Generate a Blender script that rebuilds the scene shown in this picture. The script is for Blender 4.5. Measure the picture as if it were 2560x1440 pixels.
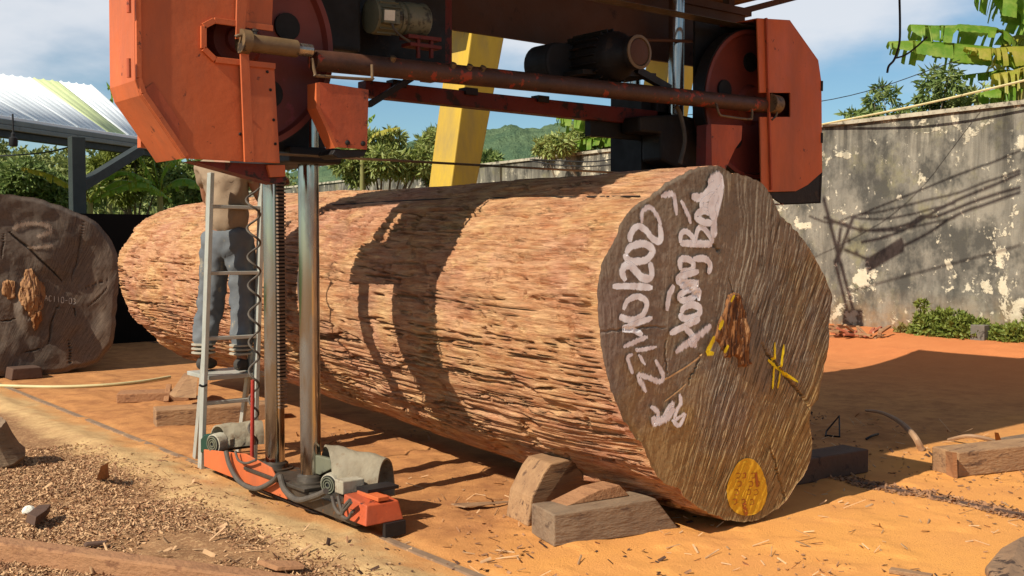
import bpy, math, random
import numpy as np
from mathutils import Vector, Matrix
for o in list(bpy.data.objects): bpy.data.objects.remove(o)
sc = bpy.context.scene
COL = sc.collection
R = math.radians

# ------------------------------------------------------------------ camera
# yard axes: X across the log, Y along the log (away), Z up; camera 1.6 m above the ground
FOC, HC, YAW, PIT = 2690.0, 1.6, R(39.0), R(-2.55)
cam = bpy.data.cameras.new('camera'); camo = bpy.data.objects.new('camera', cam); COL.objects.link(camo)
cam.sensor_width = 36.0; cam.lens = FOC/2560*36.0; cam.clip_start = 0.05; cam.clip_end = 3000
camo.location = (0, 0, HC); camo.rotation_euler = (R(90)+PIT, 0, -YAW)
sc.camera = camo
sc.render.resolution_x, sc.render.resolution_y = 1024, 576

# ------------------------------------------------------------------ sky and sun
SUN_EL, SUN_B = R(40.0), R(4.8)        # light travels towards +X, a little towards +Y
LD = np.array([math.cos(SUN_EL)*math.cos(SUN_B), math.cos(SUN_EL)*math.sin(SUN_B), -math.sin(SUN_EL)])
w = bpy.data.worlds.new('World'); sc.world = w; w.use_nodes = True
nt = w.node_tree; nt.nodes.clear()
def wn(t, **k):
    n = nt.nodes.new(t)
    for a, b in k.items(): setattr(n, a, b)
    return n
sky = wn('ShaderNodeTexSky', sky_type='NISHITA', sun_disc=False, sun_elevation=SUN_EL,
         air_density=1.0, dust_density=0.15, ozone_density=2.0, altitude=50)
to_sun = -LD
sky.sun_rotation = math.atan2(to_sun[0], to_sun[1])
geo = wn('ShaderNodeTexCoord'); mp = wn('ShaderNodeMapping'); mp.inputs['Scale'].default_value = (1.0, 1.0, 2.6)
mp.inputs['Location'].default_value = (3.31, 0.92, 0.35)
no = wn('ShaderNodeTexNoise'); no.inputs['Scale'].default_value = 2.1; no.inputs['Detail'].default_value = 7; no.inputs['Roughness'].default_value = .52
rp = wn('ShaderNodeValToRGB'); rp.color_ramp.elements[0].position = .47; rp.color_ramp.elements[1].position = .63
rp.color_ramp.interpolation = 'EASE'
mx = wn('ShaderNodeMix', data_type='RGBA'); mx.inputs[7].default_value = (11.0, 11.3, 11.9, 1)
ml = wn('ShaderNodeMath', operation='MULTIPLY'); ml.inputs[1].default_value = .85
bg = wn('ShaderNodeBackground'); bg.inputs['Strength'].default_value = .058; out = wn('ShaderNodeOutputWorld')
L = nt.links.new
L(geo.outputs['Generated'], mp.inputs[0]); L(mp.outputs[0], no.inputs['Vector']); L(no.outputs['Fac'], rp.inputs[0])
L(rp.outputs[0], ml.inputs[0]); L(ml.outputs[0], mx.inputs[0]); tn = wn('ShaderNodeMix', data_type='RGBA', blend_type='MULTIPLY'); tn.inputs[0].default_value = 1; tn.inputs[7].default_value = (.98, 1.22, 1.30, 1)
L(sky.outputs[0], tn.inputs[6]); L(tn.outputs[2], mx.inputs[6]); L(mx.outputs[2], bg.inputs[0]); L(bg.outputs[0], out.inputs[0])
sl = bpy.data.lights.new('sun', 'SUN'); sl.energy = 5.0; sl.angle = R(.45); sl.color = (1, .94, .83)
so = bpy.data.objects.new('sun', sl); COL.objects.link(so); so.location = (-6, 2, 12)
so.rotation_euler = Vector(LD).to_track_quat('-Z', 'Y').to_euler()
vs = sc.view_settings; vs.view_transform = 'Standard'; vs.look = 'None'; vs.exposure = 0.36; vs.gamma = 1; vs.use_curve_mapping = False
sc.cycles.max_bounces = 4; sc.cycles.diffuse_bounces = 2; sc.cycles.glossy_bounces = 2; sc.cycles.transmission_bounces = 2; sc.cycles.transparent_max_bounces = 8

# ------------------------------------------------------------------ photo survey -> metres
_f = np.array([math.sin(YAW)*math.cos(PIT), math.cos(YAW)*math.cos(PIT), math.sin(PIT)])
_r = np.array([math.cos(YAW), -math.sin(YAW), 0.0]); _u = np.cross(_r, _f); _C = np.array([0, 0, HC])
def P(x, y, ax, c):
    """point of the place on the plane axis=c that the photograph shows at (x, y)"""
    d = _f + _r*(x-1280)/FOC - _u*(y-720)/FOC
    return _C + d*((c-_C[ax])/d[ax])
def PX(x, y, c): return P(x, y, 0, c)
def PY(x, y, c): return P(x, y, 1, c)
def PZ(x, y, c): return P(x, y, 2, c)

# ------------------------------------------------------------------ numpy noise
def _h(ix, iy, iz, s):
    n = (ix.astype(np.int64)*374761393 + iy.astype(np.int64)*668265263 + iz.astype(np.int64)*1274126177 + s*974634777) & 0x7fffffff
    n = ((n ^ (n >> 13))*1274126177) & 0x7fffffff
    n = ((n ^ (n >> 15))*2246822519) & 0x7fffffff
    return ((n ^ (n >> 16)) & 0xffff)/65535.0
def vn(x, y, z=0, s=0):
    x, y, z = np.broadcast_arrays(np.asarray(x, float), np.asarray(y, float), np.asarray(z, float))
    ix, iy, iz = np.floor(x).astype(np.int64), np.floor(y).astype(np.int64), np.floor(z).astype(np.int64)
    fx, fy, fz = x-ix, y-iy, z-iz
    fx, fy, fz = [t*t*t*(t*(t*6-15)+10) for t in (fx, fy, fz)]
    c = {}
    for a in (0, 1):
        for b in (0, 1):
            for d in (0, 1): c[a, b, d] = _h(ix+a, iy+b, iz+d, s)
    l = lambda p, q, t: p+(q-p)*t
    return l(l(l(c[0,0,0], c[1,0,0], fx), l(c[0,1,0], c[1,1,0], fx), fy), l(l(c[0,0,1], c[1,0,1], fx), l(c[0,1,1], c[1,1,1], fx), fy), fz)
def fbm(x, y, z=0, s=0, o=4, g=.5):
    t = 0; a = 1; m = 0; k = 1
    for i in range(o):
        t = t + a*vn(np.asarray(x)*k, np.asarray(y)*k, np.asarray(z)*k, s+i*7); m += a; a *= g; k *= 2.03
    return t/m
def sstep(a, b, x):
    t = np.clip((x-a)/(b-a), 0, 1); return t*t*(3-2*t)

# ------------------------------------------------------------------ materials
def lin(r, g, b, k=1.0):
    f = lambda c: (c/255/12.92 if c <= 10 else ((c/255+.055)/1.055)**2.4)
    return (f(r)*k, f(g)*k, f(b)*k)
MATS = {}
class NT:
    def __init__(s, name):
        s.m = bpy.data.materials.new(name); s.m.use_nodes = True; s.t = s.m.node_tree
        s.b = s.t.nodes['Principled BSDF']; s.o = s.t.nodes['Material Output']
        s.tc = s.t.nodes.new('ShaderNodeTexCoord')
    def n(s, t, **k):
        n = s.t.nodes.new(t)
        for a, b in k.items(): setattr(n, a, b)
        return n
    def l(s, a, b): s.t.links.new(a, b)
    def noise(s, scale, detail=5, rough=.55, stretch=(1, 1, 1), dist=0, loc=(0, 0, 0), rot=(0, 0, 0), kind='ShaderNodeTexNoise'):
        mp = s.n('ShaderNodeMapping'); mp.inputs['Scale'].default_value = stretch; mp.inputs['Location'].default_value = loc; mp.inputs['Rotation'].default_value = rot
        s.l(s.tc.outputs['Object'], mp.inputs[0])
        n = s.n(kind); n.inputs['Scale'].default_value = scale
        if kind == 'ShaderNodeTexNoise':
            n.inputs['Detail'].default_value = min(detail, 5); n.inputs['Roughness'].default_value = rough; n.inputs['Distortion'].default_value = dist
            s.l(mp.outputs[0], n.inputs['Vector']); return n.outputs['Fac']
        s.l(mp.outputs[0], n.inputs['Vector']); return n.outputs['Distance']
    def ramp(s, fac, stops, interp='LINEAR'):
        r = s.n('ShaderNodeValToRGB'); r.color_ramp.interpolation = interp
        e = r.color_ramp.elements
        while len(e) < len(stops): e.new(.5)
        for i, (p, c) in enumerate(stops):
            e[i].position = p
            e[i].color = (c, c, c, 1) if isinstance(c, (int, float)) else (*c, 1)
        s.l(fac, r.inputs[0]); return r.outputs[0]
    def mix(s, fac, a, b, mode='MIX'):
        m = s.n('ShaderNodeMix', data_type='RGBA', blend_type=mode)
        for v, i in ((fac, 0), (a, 6), (b, 7)):
            if isinstance(v, (int, float)): m.inputs[i].default_value = v if i == 0 else (v, v, v, 1)
            elif isinstance(v, tuple): m.inputs[i].default_value = (*v, 1)
            else: s.l(v, m.inputs[i])
        return m.outputs[2]
    def math(s, op, a, b=0, clamp=False):
        m = s.n('ShaderNodeMath', operation=op, use_clamp=clamp)
        for v, i in ((a, 0), (b, 1)):
            if isinstance(v, (int, float)): m.inputs[i].default_value = v
            else: s.l(v, m.inputs[i])
        return m.outputs[0]
    def bump(s, h, dist, strength=1.0):
        b = s.n('ShaderNodeBump'); b.inputs['Distance'].default_value = dist; b.inputs['Strength'].default_value = strength
        s.l(h, b.inputs['Height']); s.l(b.outputs[0], s.b.inputs['Normal'])
    def set(s, col=None, rough=None, metal=None, spec=None):
        for v, k in ((col, 'Base Color'), (rough, 'Roughness'), (metal, 'Metallic'), (spec, 'Specular IOR Level')):
            if v is None: continue
            if isinstance(v, tuple): s.b.inputs[k].default_value = (*v, 1)
            elif isinstance(v, (int, float)): s.b.inputs[k].default_value = v
            else: s.l(v, s.b.inputs[k])
        return s.m
def worn(name, a, b, c=None, scale=4, rough=.6, metal=0, bump=.002, bscale=60, stretch=(1, 1, 1), cpos=.66, cw=.04, rot=(0, 0, 0), spec=.35, cscale=7, grime=None):
    """base colours a/b in soft patches, c as chips/dirt with clear edges"""
    q = NT(name)
    col = q.mix(q.ramp(q.noise(scale, 6, .6, stretch, rot=rot), [(.3, 0.), (.72, 1.)]), a, b)
    if c is not None:
        col = q.mix(q.ramp(q.noise(cscale, 8, .68, stretch, loc=(3, 1, 7), rot=rot), [(cpos, 0.), (cpos+cw, 1.)]), col, c)
    if grime:
        g_, am = grime
        col = q.mix(q.ramp(q.noise(2.6, 6, .7, (1, 1, .28), loc=(5, 3, 2)), [(.44, 0.), (.72, am)]), col, g_)
        col = q.mix(q.ramp(q.noise(30, 5, .75, (1, 1, .6), loc=(1, 6, 4)), [(.62, 0.), (.72, am)]), col, g_)
    q.bump(q.noise(bscale, 5, .6, stretch, rot=rot), bump)
    r = q.ramp(q.noise(scale*3, 4, loc=(9, 2, 1)), [(.2, max(0., rough-.12)), (.8, min(1., rough+.14))])
    m = q.set(col, r, metal, spec); MATS[name] = m; return m

worn('orange', lin(192,92,46), lin(202,104,58), lin(104,52,34), scale=1.6, rough=.55, bump=.003, bscale=9, cpos=.66, cw=.03, cscale=9, grime=(lin(150,84,56), .75))
worn('orange_b', lin(182,80,44), lin(194,94,56), lin(84,40,28), scale=2, rough=.58, bump=.003, bscale=12, cpos=.61, cw=.05, cscale=11, grime=(lin(112,62,44), .8))
worn('red_rust', lin(112,34,22), lin(86,30,22), lin(44,24,18), scale=3, rough=.6, bump=.002, bscale=50, cpos=.55, cw=.06, cscale=10)
worn('wheel_red', lin(122,54,42), lin(100,48,40), lin(136,58,64), scale=3, rough=.5, bump=.001, cpos=.6, cw=.12)
worn('pipe', lin(62,42,32), lin(92,58,42), lin(146,58,36), scale=5, rough=.55, bump=.003, bscale=40, cpos=.58, cw=.03, cscale=9)
worn('pipe_brown', lin(120,96,66), lin(92,72,50), lin(60,48,38), scale=6, rough=.5, bump=.002, bscale=40, cpos=.58)
worn('girder', lin(84,52,36), lin(70,44,30), lin(50,32,24), scale=2, rough=.7, bump=.001, cpos=.6, cw=.1)
worn('dark_iron', lin(34,28,25), lin(24,21,20), lin(54,40,30), scale=4, rough=.6, bump=.002, cpos=.62)
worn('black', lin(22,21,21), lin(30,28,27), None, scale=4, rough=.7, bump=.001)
worn('grey_motor', lin(112,110,88), lin(92,92,76), lin(60,56,46), scale=7, rough=.5, bump=.001, cpos=.58, cw=.06)
worn('white_motor', lin(180,172,150), lin(156,146,124), lin(112,94,74), scale=9, rough=.6, bump=.003, cpos=.55, cw=.08, cscale=14, grime=(lin(112,90,66), .8))
worn('hood', lin(150,138,114), lin(126,114,94), lin(108,84,60), scale=5, rough=.85, bump=.016, bscale=10, cpos=.56, cw=.14, grime=(lin(104,84,62), .85))
worn('alu', lin(186,184,172), lin(168,166,152), lin(150,136,112), scale=8, rough=.5, metal=.35, bump=.0006, cpos=.62, cw=.1)
worn('steel_dark', lin(92,82,70), lin(70,62,54), lin(118,82,54), scale=9, rough=.45, metal=.5, bump=.001, cpos=.6)
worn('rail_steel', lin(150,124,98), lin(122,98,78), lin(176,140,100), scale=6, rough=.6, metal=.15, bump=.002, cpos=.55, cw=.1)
worn('cable', lin(92,82,70), lin(70,62,54), None, scale=14, rough=.7)
worn('wire', lin(24,23,22), lin(34,32,30), None, scale=9, rough=.7, bump=.0003)
worn('yellow_paint', lin(196,160,46), lin(182,146,44), lin(132,112,60), scale=1.4, rough=.6, bump=.0015, bscale=18, stretch=(1, 1, .35), cpos=.62, cw=.1, grime=(lin(140,118,74), .8))
worn('timber', lin(172,134,94), lin(142,106,74), lin(94,68,50), scale=4, rough=.88, bump=.010, bscale=26, stretch=(.3, 2.5, 2.5), cpos=.56, cw=.1, cscale=9, grime=(lin(118,86,62), .8))
worn('timber_grey', lin(140,116,90), lin(114,94,74), lin(84,64,50), scale=4, rough=.88, bump=.012, bscale=22, stretch=(.35, 2, 2), cpos=.57, cw=.1, cscale=9, grime=(lin(104,78,58), .85))
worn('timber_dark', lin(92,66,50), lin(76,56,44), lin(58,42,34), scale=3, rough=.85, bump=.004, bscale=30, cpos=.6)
worn('timber_red', lin(164,118,80), lin(144,100,68), lin(120,80,54), scale=3, rough=.88, bump=.010, bscale=26, stretch=(1.6, 1.0, 2), cpos=.56, cw=.1, cscale=9, grime=(lin(140,100,66), .8))
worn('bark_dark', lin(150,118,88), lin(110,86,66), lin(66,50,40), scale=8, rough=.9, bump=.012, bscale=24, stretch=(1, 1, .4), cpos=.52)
worn('sheet_white', lin(236,238,236), lin(222,226,224), lin(190,196,190), scale=1.2, rough=.45, bump=.0005, cpos=.68, cw=.1)
worn('sheet_green', lin(206,214,158), lin(188,198,140), lin(120,128,76), scale=1.4, rough=.5, bump=.0005, cpos=.66, cw=.1)
worn('gutter', lin(120,124,116), lin(104,108,102), lin(80,84,78), scale=3, rough=.5, bump=.0005, cpos=.64)
worn('post_dark', lin(40,46,44), lin(52,58,54), None, scale=3, rough=.6)
worn('fence_shade_black', lin(20,19,18), lin(26,24,22), None, scale=3, rough=.95, spec=.05)  # deep shade behind the logs painted in as near black
worn('roof_rust', lin(92,66,46), lin(112,80,54), lin(64,46,34), scale=3, rough=.75, bump=.001, cpos=.58, cw=.1)
worn('stone_white', lin(226,222,204), lin(206,200,182), None, scale=12, rough=.85, bump=.006, bscale=30)
worn('concrete', lin(112,104,92), lin(92,86,76), lin(66,60,52), scale=4, rough=.9, bump=.003, cpos=.6)
worn('brick', lin(170,96,66), lin(146,80,56), lin(188,150,120), scale=6, rough=.9, bump=.004, cpos=.64)
worn('denim', lin(106,108,108), lin(82,85,88), lin(166,148,116), scale=4, rough=.92, bump=.006, bscale=9, cpos=.6, cw=.14)
worn('shirt', lin(152,130,104), lin(130,108,86), lin(102,80,62), scale=4, rough=.92, bump=.006, bscale=8, cpos=.62, cw=.14)
worn('skin', lin(152,104,76), lin(140,94,68), None, scale=8, rough=.55)
worn('hair', lin(26,22,20), lin(36,30,26), None, scale=30, rough=.6, bump=.004, bscale=90)
worn('shoe', lin(70,64,56), lin(54,50,46), lin(112,96,74), scale=9, rough=.8, bump=.002, cpos=.6)
worn('sock', lin(176,166,146), lin(150,140,122), None, scale=20, rough=.95, bump=.003)
worn('red_rod', lin(170,56,42), lin(150,50,40), lin(112,60,44), scale=9, rough=.5, cpos=.62)
worn('green_plastic', lin(28,64,48), lin(24,54,42), None, scale=6, rough=.5)
worn('hose_pale', lin(206,192,140), lin(190,174,124), None, scale=6, rough=.6)
worn('strap', lin(168,132,98), lin(140,108,80), None, scale=9, rough=.7)
# chromed columns, dusty towards nothing in particular
q = NT('chrome'); d = q.ramp(q.noise(5, 6, .6, (1, 1, .25)), [(.46, 0.), (.74, 1.)])
MATS['chrome'] = q.set(q.mix(d, lin(176,172,164), lin(112,92,72)), q.ramp(d, [(0, .11), (1, .5)]), q.ramp(d, [(0, 1.), (1, .5)]))
# bark of the great log: fibrous tan/orange/pink with weathered patches
q = NT('bark')
c = q.mix(q.ramp(q.noise(1.1, 6, .62), [(.32, 0.), (.68, 1.)]), lin(216,170,118), lin(204,150,120))
c = q.mix(q.ramp(q.noise(2.3, 5, .6, loc=(4, 4, 4)), [(.5, 0.), (.72, .85)]), c, lin(228,188,128))
c = q.mix(q.ramp(q.noise(26, 6, .65, (1, .16, 1)), [(.36, 0.), (.66, 1.)]), c, q.mix(1., c, lin(206,176,160), 'MULTIPLY'))
c = q.mix(q.ramp(q.noise(1.7, 7, .66, (1, .6, 1), loc=(1, 8, 3)), [(.56, 0.), (.72, .75)]), c, lin(136,98,80))
q.bump(q.noise(75, 7, .72, (1, .12, 1), dist=.8), .026)
c = q.mix(q.ramp(q.noise(46, 5, .7, (1, .09, 1), loc=(6, 1, 2)), [(.34, .7), (.46, 0.)]), c, lin(136,90,62))  # dark bark fibres, which also paint in the shade of fine cracks
c = q.mix(q.ramp(q.noise(22, 5, .7, (1, .3, 1), loc=(2, 7, 2)), [(.58, 0.), (.72, .7)]), c, lin(232,190,134))
MATS['bark'] = q.set(c, .88, 0, .2)
# cross cut face: grey brown weathered end grain with ochre zones
def endgrain(name, a, b, oc, vio, cz=1.03, lines=1.0, low=0.):
    q = NT(name)
    sp = q.n('ShaderNodeSeparateXYZ'); q.l(q.tc.outputs['Object'], sp.inputs[0]); u, v = sp.outputs[0], q.math('SUBTRACT', sp.outputs[2], cz)
    M = q.math
    ph = M('ADD', M('SUBTRACT', M('MULTIPLY', u, .94), M('MULTIPLY', v, .34)), M('ADD', M('MULTIPLY', M('MULTIPLY', u, v), -.28), M('MULTIPLY', M('MULTIPLY', v, v), .2)))
    ph = M('ADD', ph, M('MULTIPLY', M('SUBTRACT', q.noise(2.1, 4, .5), .5), .10))
    al = M('ADD', M('MULTIPLY', v, .94), M('MULTIPLY', u, .34))
    cv = q.n('ShaderNodeCombineXYZ'); q.l(M('MULTIPLY', ph, 92.), cv.inputs[0]); q.l(M('MULTIPLY', al, 5.), cv.inputs[1])
    ln = q.n('ShaderNodeTexNoise'); ln.inputs['Scale'].default_value = 1.; ln.inputs['Detail'].default_value = 3; q.l(cv.outputs[0], ln.inputs['Vector']); ln = ln.outputs['Fac']
    c = q.mix(q.ramp(q.noise(1.5, 5, .6), [(.35, 0.), (.7, 1.)]), a, b)
    c = q.mix(q.ramp(q.noise(1.25, 4, .6, (1, 1, .7), loc=(2, 5, 1.3)), [(.50, 0.), (.70, .8)]), c, oc)
    c = q.mix(q.ramp(q.noise(1.0, 4, .5, loc=(7, 1, 4)), [(.5, 0.), (.66, .7)]), c, vio)
    if low: c = q.mix(q.ramp(M('MULTIPLY', M('ADD', M('MULTIPLY', v, -1.), M('MULTIPLY', M('SUBTRACT', q.noise(2.4, 5, .6), .5), 1.6)), low, True), [(.1, 0.), (.7, .7)]), c, oc)
    msk = M('ADD', u, M('ADD', M('MULTIPLY', v, -.45), M('MULTIPLY', M('SUBTRACT', q.noise(2.2, 5, .6, loc=(4, 4, 9)), .5), 1.3)))
    msk = q.ramp(M('ADD', msk, .5, True), [(.25, .15), (.62, 1.)])
    c = q.mix(q.ramp(q.noise(48, 5, .7, loc=(9, 9, 1)), [(.5, 0.), (.7, .5)]), c, q.mix(1., c, lin(150,138,124), 'MULTIPLY'))
    c = q.mix(M('MULTIPLY', msk, q.ramp(ln, [(.38, .7*lines), (.50, 0.)])), c, q.mix(1., c, lin(120,108,94), 'MULTIPLY'))
    c = q.mix(M('MULTIPLY', msk, q.ramp(ln, [(.58, 0.), (.72, .5*lines)])), c, lin(178,150,112))
    q.bump(M('ADD', M('MULTIPLY', ln, msk), M('MULTIPLY', q.noise(60, 4, .6), .25)), .0065*lines)
    return q.set(c, .85, 0, .2)
MATS['endgrain'] = endgrain('endgrain', lin(142,126,106), lin(120,108,92), lin(166,130,72), lin(138,116,104), low=1.3)
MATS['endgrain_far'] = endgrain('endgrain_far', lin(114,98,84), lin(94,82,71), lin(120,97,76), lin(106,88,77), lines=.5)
worn('rot', lin(146,96,50), lin(116,74,42), lin(78,50,32), scale=11, rough=.85, bump=.012, bscale=40, stretch=(2, 1, .35), cpos=.5, cw=.08, cscale=20)
worn('rot_pale', lin(168,124,80), lin(140,96,60), lin(100,64,42), scale=11, rough=.85, bump=.012, bscale=40, stretch=(2, 1, .35), cpos=.52, cw=.08, cscale=20)
# sprayed paint: thin at the edge of the stroke, broken by the grain
def spray(name, col, dens=1.0, gr=.5):
    q = NT(name)
    uv = q.n('ShaderNodeSeparateXYZ'); q.l(q.tc.outputs['UV'], uv.inputs[0])
    e = q.math('SUBTRACT', 1.0, q.math('ABSOLUTE', q.math('SUBTRACT', q.math('MULTIPLY', uv.outputs[0], 2.0), 1.0)))
    g = q.noise(70, 5, .6, (1, 1, .2), rot=(0, R(-20), 0))
    a = q.math('ADD', q.math('MULTIPLY', e, 1.5*dens), q.math('MULTIPLY', q.math('SUBTRACT', g, .62), 1.6*gr*2))
    a = q.ramp(q.math('MULTIPLY', a, 1.0, True), [(.08, 0.), (.62, .94)])
    tr = q.n('ShaderNodeBsdfTransparent'); mi = q.n('ShaderNodeMixShader')
    q.l(a, mi.inputs[0]); q.l(tr.outputs[0], mi.inputs[1]); q.l(q.b.outputs[0], mi.inputs[2]); q.l(mi.outputs[0], q.o.inputs[0])
    q.set(col, .7, 0, .3); MATS[name] = q.m
spray('spray_white', lin(244,240,238), 1.6, .5); spray('spray_white_thin', lin(234,226,224), 1.0, .6)
spray('spray_yellow', lin(236,206,24), 1.1, .35); spray('spray_disc', lin(226,172,40), 2.2, .40)
spray('spray_rust', lin(176,96,40), .8, .6); spray('stencil_pale', lin(196,186,170), .9, .5); spray('scratch', lin(206,168,120), 1.4, .2); spray('scrape_pale', lin(150,128,108), .7, .6)
# ground: orange laterite sand, sawdust, pale trodden strip by the rail
q = NT('ground')
sx = q.n('ShaderNodeSeparateXYZ'); q.l(q.tc.outputs['Object'], sx.inputs[0])
sand = q.mix(q.ramp(q.noise(.55, 7, .62), [(.3, 0.), (.7, 1.)]), lin(222,156,80), lin(212,144,82))
sand = q.mix(q.ramp(q.noise(2.2, 7, .68, loc=(5, 2, 0)), [(.5, 0.), (.75, .65)]), sand, lin(194,130,76))
saw = q.mix(q.ramp(q.noise(3.0, 8, .7), [(.35, 0.), (.65, 1.)]), lin(158,118,82), lin(130,94,64))
saw = q.mix(q.ramp(q.noise(38, 5, .7), [(.5, 0.), (.68, .8)]), saw, lin(200,160,114))
pale = q.mix(q.ramp(q.noise(7, 7, .7), [(.35, 0.), (.7, 1.)]), lin(204,168,116), lin(172,134,92))
edge = q.math('MULTIPLY', q.math('SUBTRACT', q.noise(2.2, 6, .65), .5), .75)
xe = q.math('ADD', sx.outputs[0], edge)
f1 = q.ramp(q.math('ADD', q.math('MULTIPLY', q.math('SUBTRACT', xe, 2.55), 3.0), .5, True), [(.2, 0.), (.8, 1.)])
f2 = q.ramp(q.math('ADD', q.math('MULTIPLY', q.math('SUBTRACT', xe, 3.0), 2.2), .5, True), [(.1, 0.), (.9, 1.)])
c = q.mix(f1, saw, pale); c = q.mix(f2, c, sand)
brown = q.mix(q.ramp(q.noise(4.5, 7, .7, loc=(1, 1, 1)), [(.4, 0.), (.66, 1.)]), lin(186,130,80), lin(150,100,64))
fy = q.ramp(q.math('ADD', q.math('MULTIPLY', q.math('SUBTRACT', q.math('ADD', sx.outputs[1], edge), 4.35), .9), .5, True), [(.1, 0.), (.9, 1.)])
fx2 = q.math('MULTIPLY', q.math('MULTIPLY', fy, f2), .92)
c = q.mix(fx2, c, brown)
fb = q.ramp(q.math('MULTIPLY', q.math('SUBTRACT', sx.outputs[0], 9.5), .3, True), [(0., 0.), (1., 1.)])
c = q.mix(fb, c, q.mix(q.noise(3, 6), lin(206,130,78), lin(188,112,66)))
ff = q.ramp(q.math('MULTIPLY', q.math('SUBTRACT', sx.outputs[0], 16.5), .5, True), [(0., 0.), (1., 1.)])
fg = q.ramp(q.math('MULTIPLY', q.math('SUBTRACT', sx.outputs[1], 17.5), .4, True), [(0., 0.), (1., 1.)])
c = q.mix(q.math('MAXIMUM', ff, fg), c, q.mix(q.noise(2, 6), lin(74,92,44), lin(96,104,52)))
q.bump(q.noise(70, 8, .72), .012, .8)
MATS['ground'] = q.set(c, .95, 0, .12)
# weathered plaster of the boundary wall
q = NT('plaster')
base = q.mix(q.ramp(q.noise(.9, 7, .65, (1, 1, .6)), [(.35, 0.), (.66, 1.)]), lin(116,111,100), lin(152,144,126))
base = q.mix(q.ramp(q.noise(3.2, 6, .7, (1, 1, .14)), [(.48, 0.), (.68, .7)]), base, lin(78,74,66))
base = q.mix(q.ramp(q.noise(1.5, 6, .7, loc=(3, 3, 3)), [(.54, 0.), (.7, .6)]), base, lin(132,126,84))
base = q.mix(q.ramp(q.noise(1.1, 6, .72, (1, 1, .8), loc=(6, 1, 9)), [(.45, 0.), (.58, .9)]), base, lin(72,70,64))
pt = q.ramp(q.noise(1.55, 9, .72, (1, 1, 1.1), loc=(8, 2.4, 5), dist=.3), [(.575, 0.), (.61, .95)])
base = q.mix(pt, base, q.mix(q.noise(6, 5), lin(222,210,182), lin(178,166,138)))
pt2 = q.ramp(q.noise(7.5, 6, .6, loc=(1, 9, 2)), [(.63, 0.), (.69, .7)])
base = q.mix(pt2, base, lin(216,204,176))
wz = q.n('ShaderNodeSeparateXYZ'); q.l(q.tc.outputs['Object'], wz.inputs[0])
dr = q.math('MULTIPLY', q.ramp(q.math('MULTIPLY', q.math('SUBTRACT', wz.outputs[2], 2.3), .9, True), [(0., 0.), (1., 1.)]), q.ramp(q.noise(5.5, 5, .65, (1, 1, .07), loc=(2, 2, 8)), [(.42, 0.), (.62, .85)]))
base = q.mix(dr, base, lin(58,55,50))
ft = q.math('MULTIPLY', q.ramp(q.math('MULTIPLY', q.math('SUBTRACT', .85, wz.outputs[2]), 1.6, True), [(0., 0.), (1., .8)]), q.ramp(q.noise(4, 5, .7), [(.35, .2), (.6, 1.)]))
base = q.mix(ft, base, lin(150,116,80))
q.bump(q.mix(.5, q.noise(26, 8, .7), pt), .012)
MATS['plaster'] = q.set(base, .93, 0, .15)
worn('coping', lin(186,176,152), lin(140,130,110), lin(92,86,72), scale=3, rough=.9, bump=.006, cpos=.5, cw=.1)
def foliage(name, a, b, cc=None, tr=.35):
    q = NT(name)
    c = q.mix(q.ramp(q.noise(1.6, 5, .6), [(.3, 0.), (.7, 1.)]), a, b)
    c = q.mix(q.ramp(q.noise(7, 3, .6, loc=(2, 2, 2)), [(.42, 0.), (.68, .8)]), c, cc if cc else b)
    q.set(c, .5, 0, .35)
    t = q.n('ShaderNodeBsdfTranslucent'); m = q.n('ShaderNodeMixShader'); m.inputs[0].default_value = tr
    q.l(c, t.inputs[0]); q.l(q.b.outputs[0], m.inputs[1]); q.l(t.outputs[0], m.inputs[2]); q.l(m.outputs[0], q.o.inputs[0])
    MATS[name] = q.m
foliage('leaf_dark', lin(90,112,56), lin(118,136,70), lin(148,156,90))
foliage('leaf_mid', lin(120,136,64), lin(152,162,86), lin(184,184,116))
foliage('leaf_dry', lin(136,124,66), lin(168,150,90), lin(120,112,58))
foliage('leaf_weed', lin(120,134,56), lin(150,152,70), lin(92,108,44))
foliage('banana', lin(92,132,36), lin(120,152,46), lin(150,166,70), .45)
foliage('banana_yellow', lin(176,168,60), lin(150,152,52), lin(190,170,84), .45)
foliage('forest', lin(106,120,60), lin(132,140,74), lin(156,156,94), .25)
q = NT('hill'); c = q.mix(q.ramp(q.noise(.045, 8, .7), [(.35, 0.), (.65, 1.)]), lin(92,114,84), lin(116,134,98))  # distant haze mixed into the muted blue-greens
c = q.mix(q.ramp(q.noise(.3, 6, .7, (1, 1, .5)), [(.42, 0.), (.62, .7)]), c, lin(80,102,80))
q.bump(q.noise(.5, 8, .7), 3.0); MATS['hill'] = q.set(c, 1., 0, 0.)
worn('bark_tree', lin(120,104,84), lin(92,78,62), None, scale=6, rough=.9, bump=.008)
worn('banana_stem', lin(140,140,80), lin(112,104,60), lin(90,70,44), scale=4, rough=.8, bump=.004, stretch=(1, 1, .3))
for nm, a, b in (('chip_pale', (202,162,118), (170,130,92)), ('chip_brown', (160,116,80), (132,92,64)), ('chip_dark', (84,58,42), (66,46,36))):
    worn(nm, lin(*a), lin(*b), None, scale=20, rough=.9)

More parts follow.
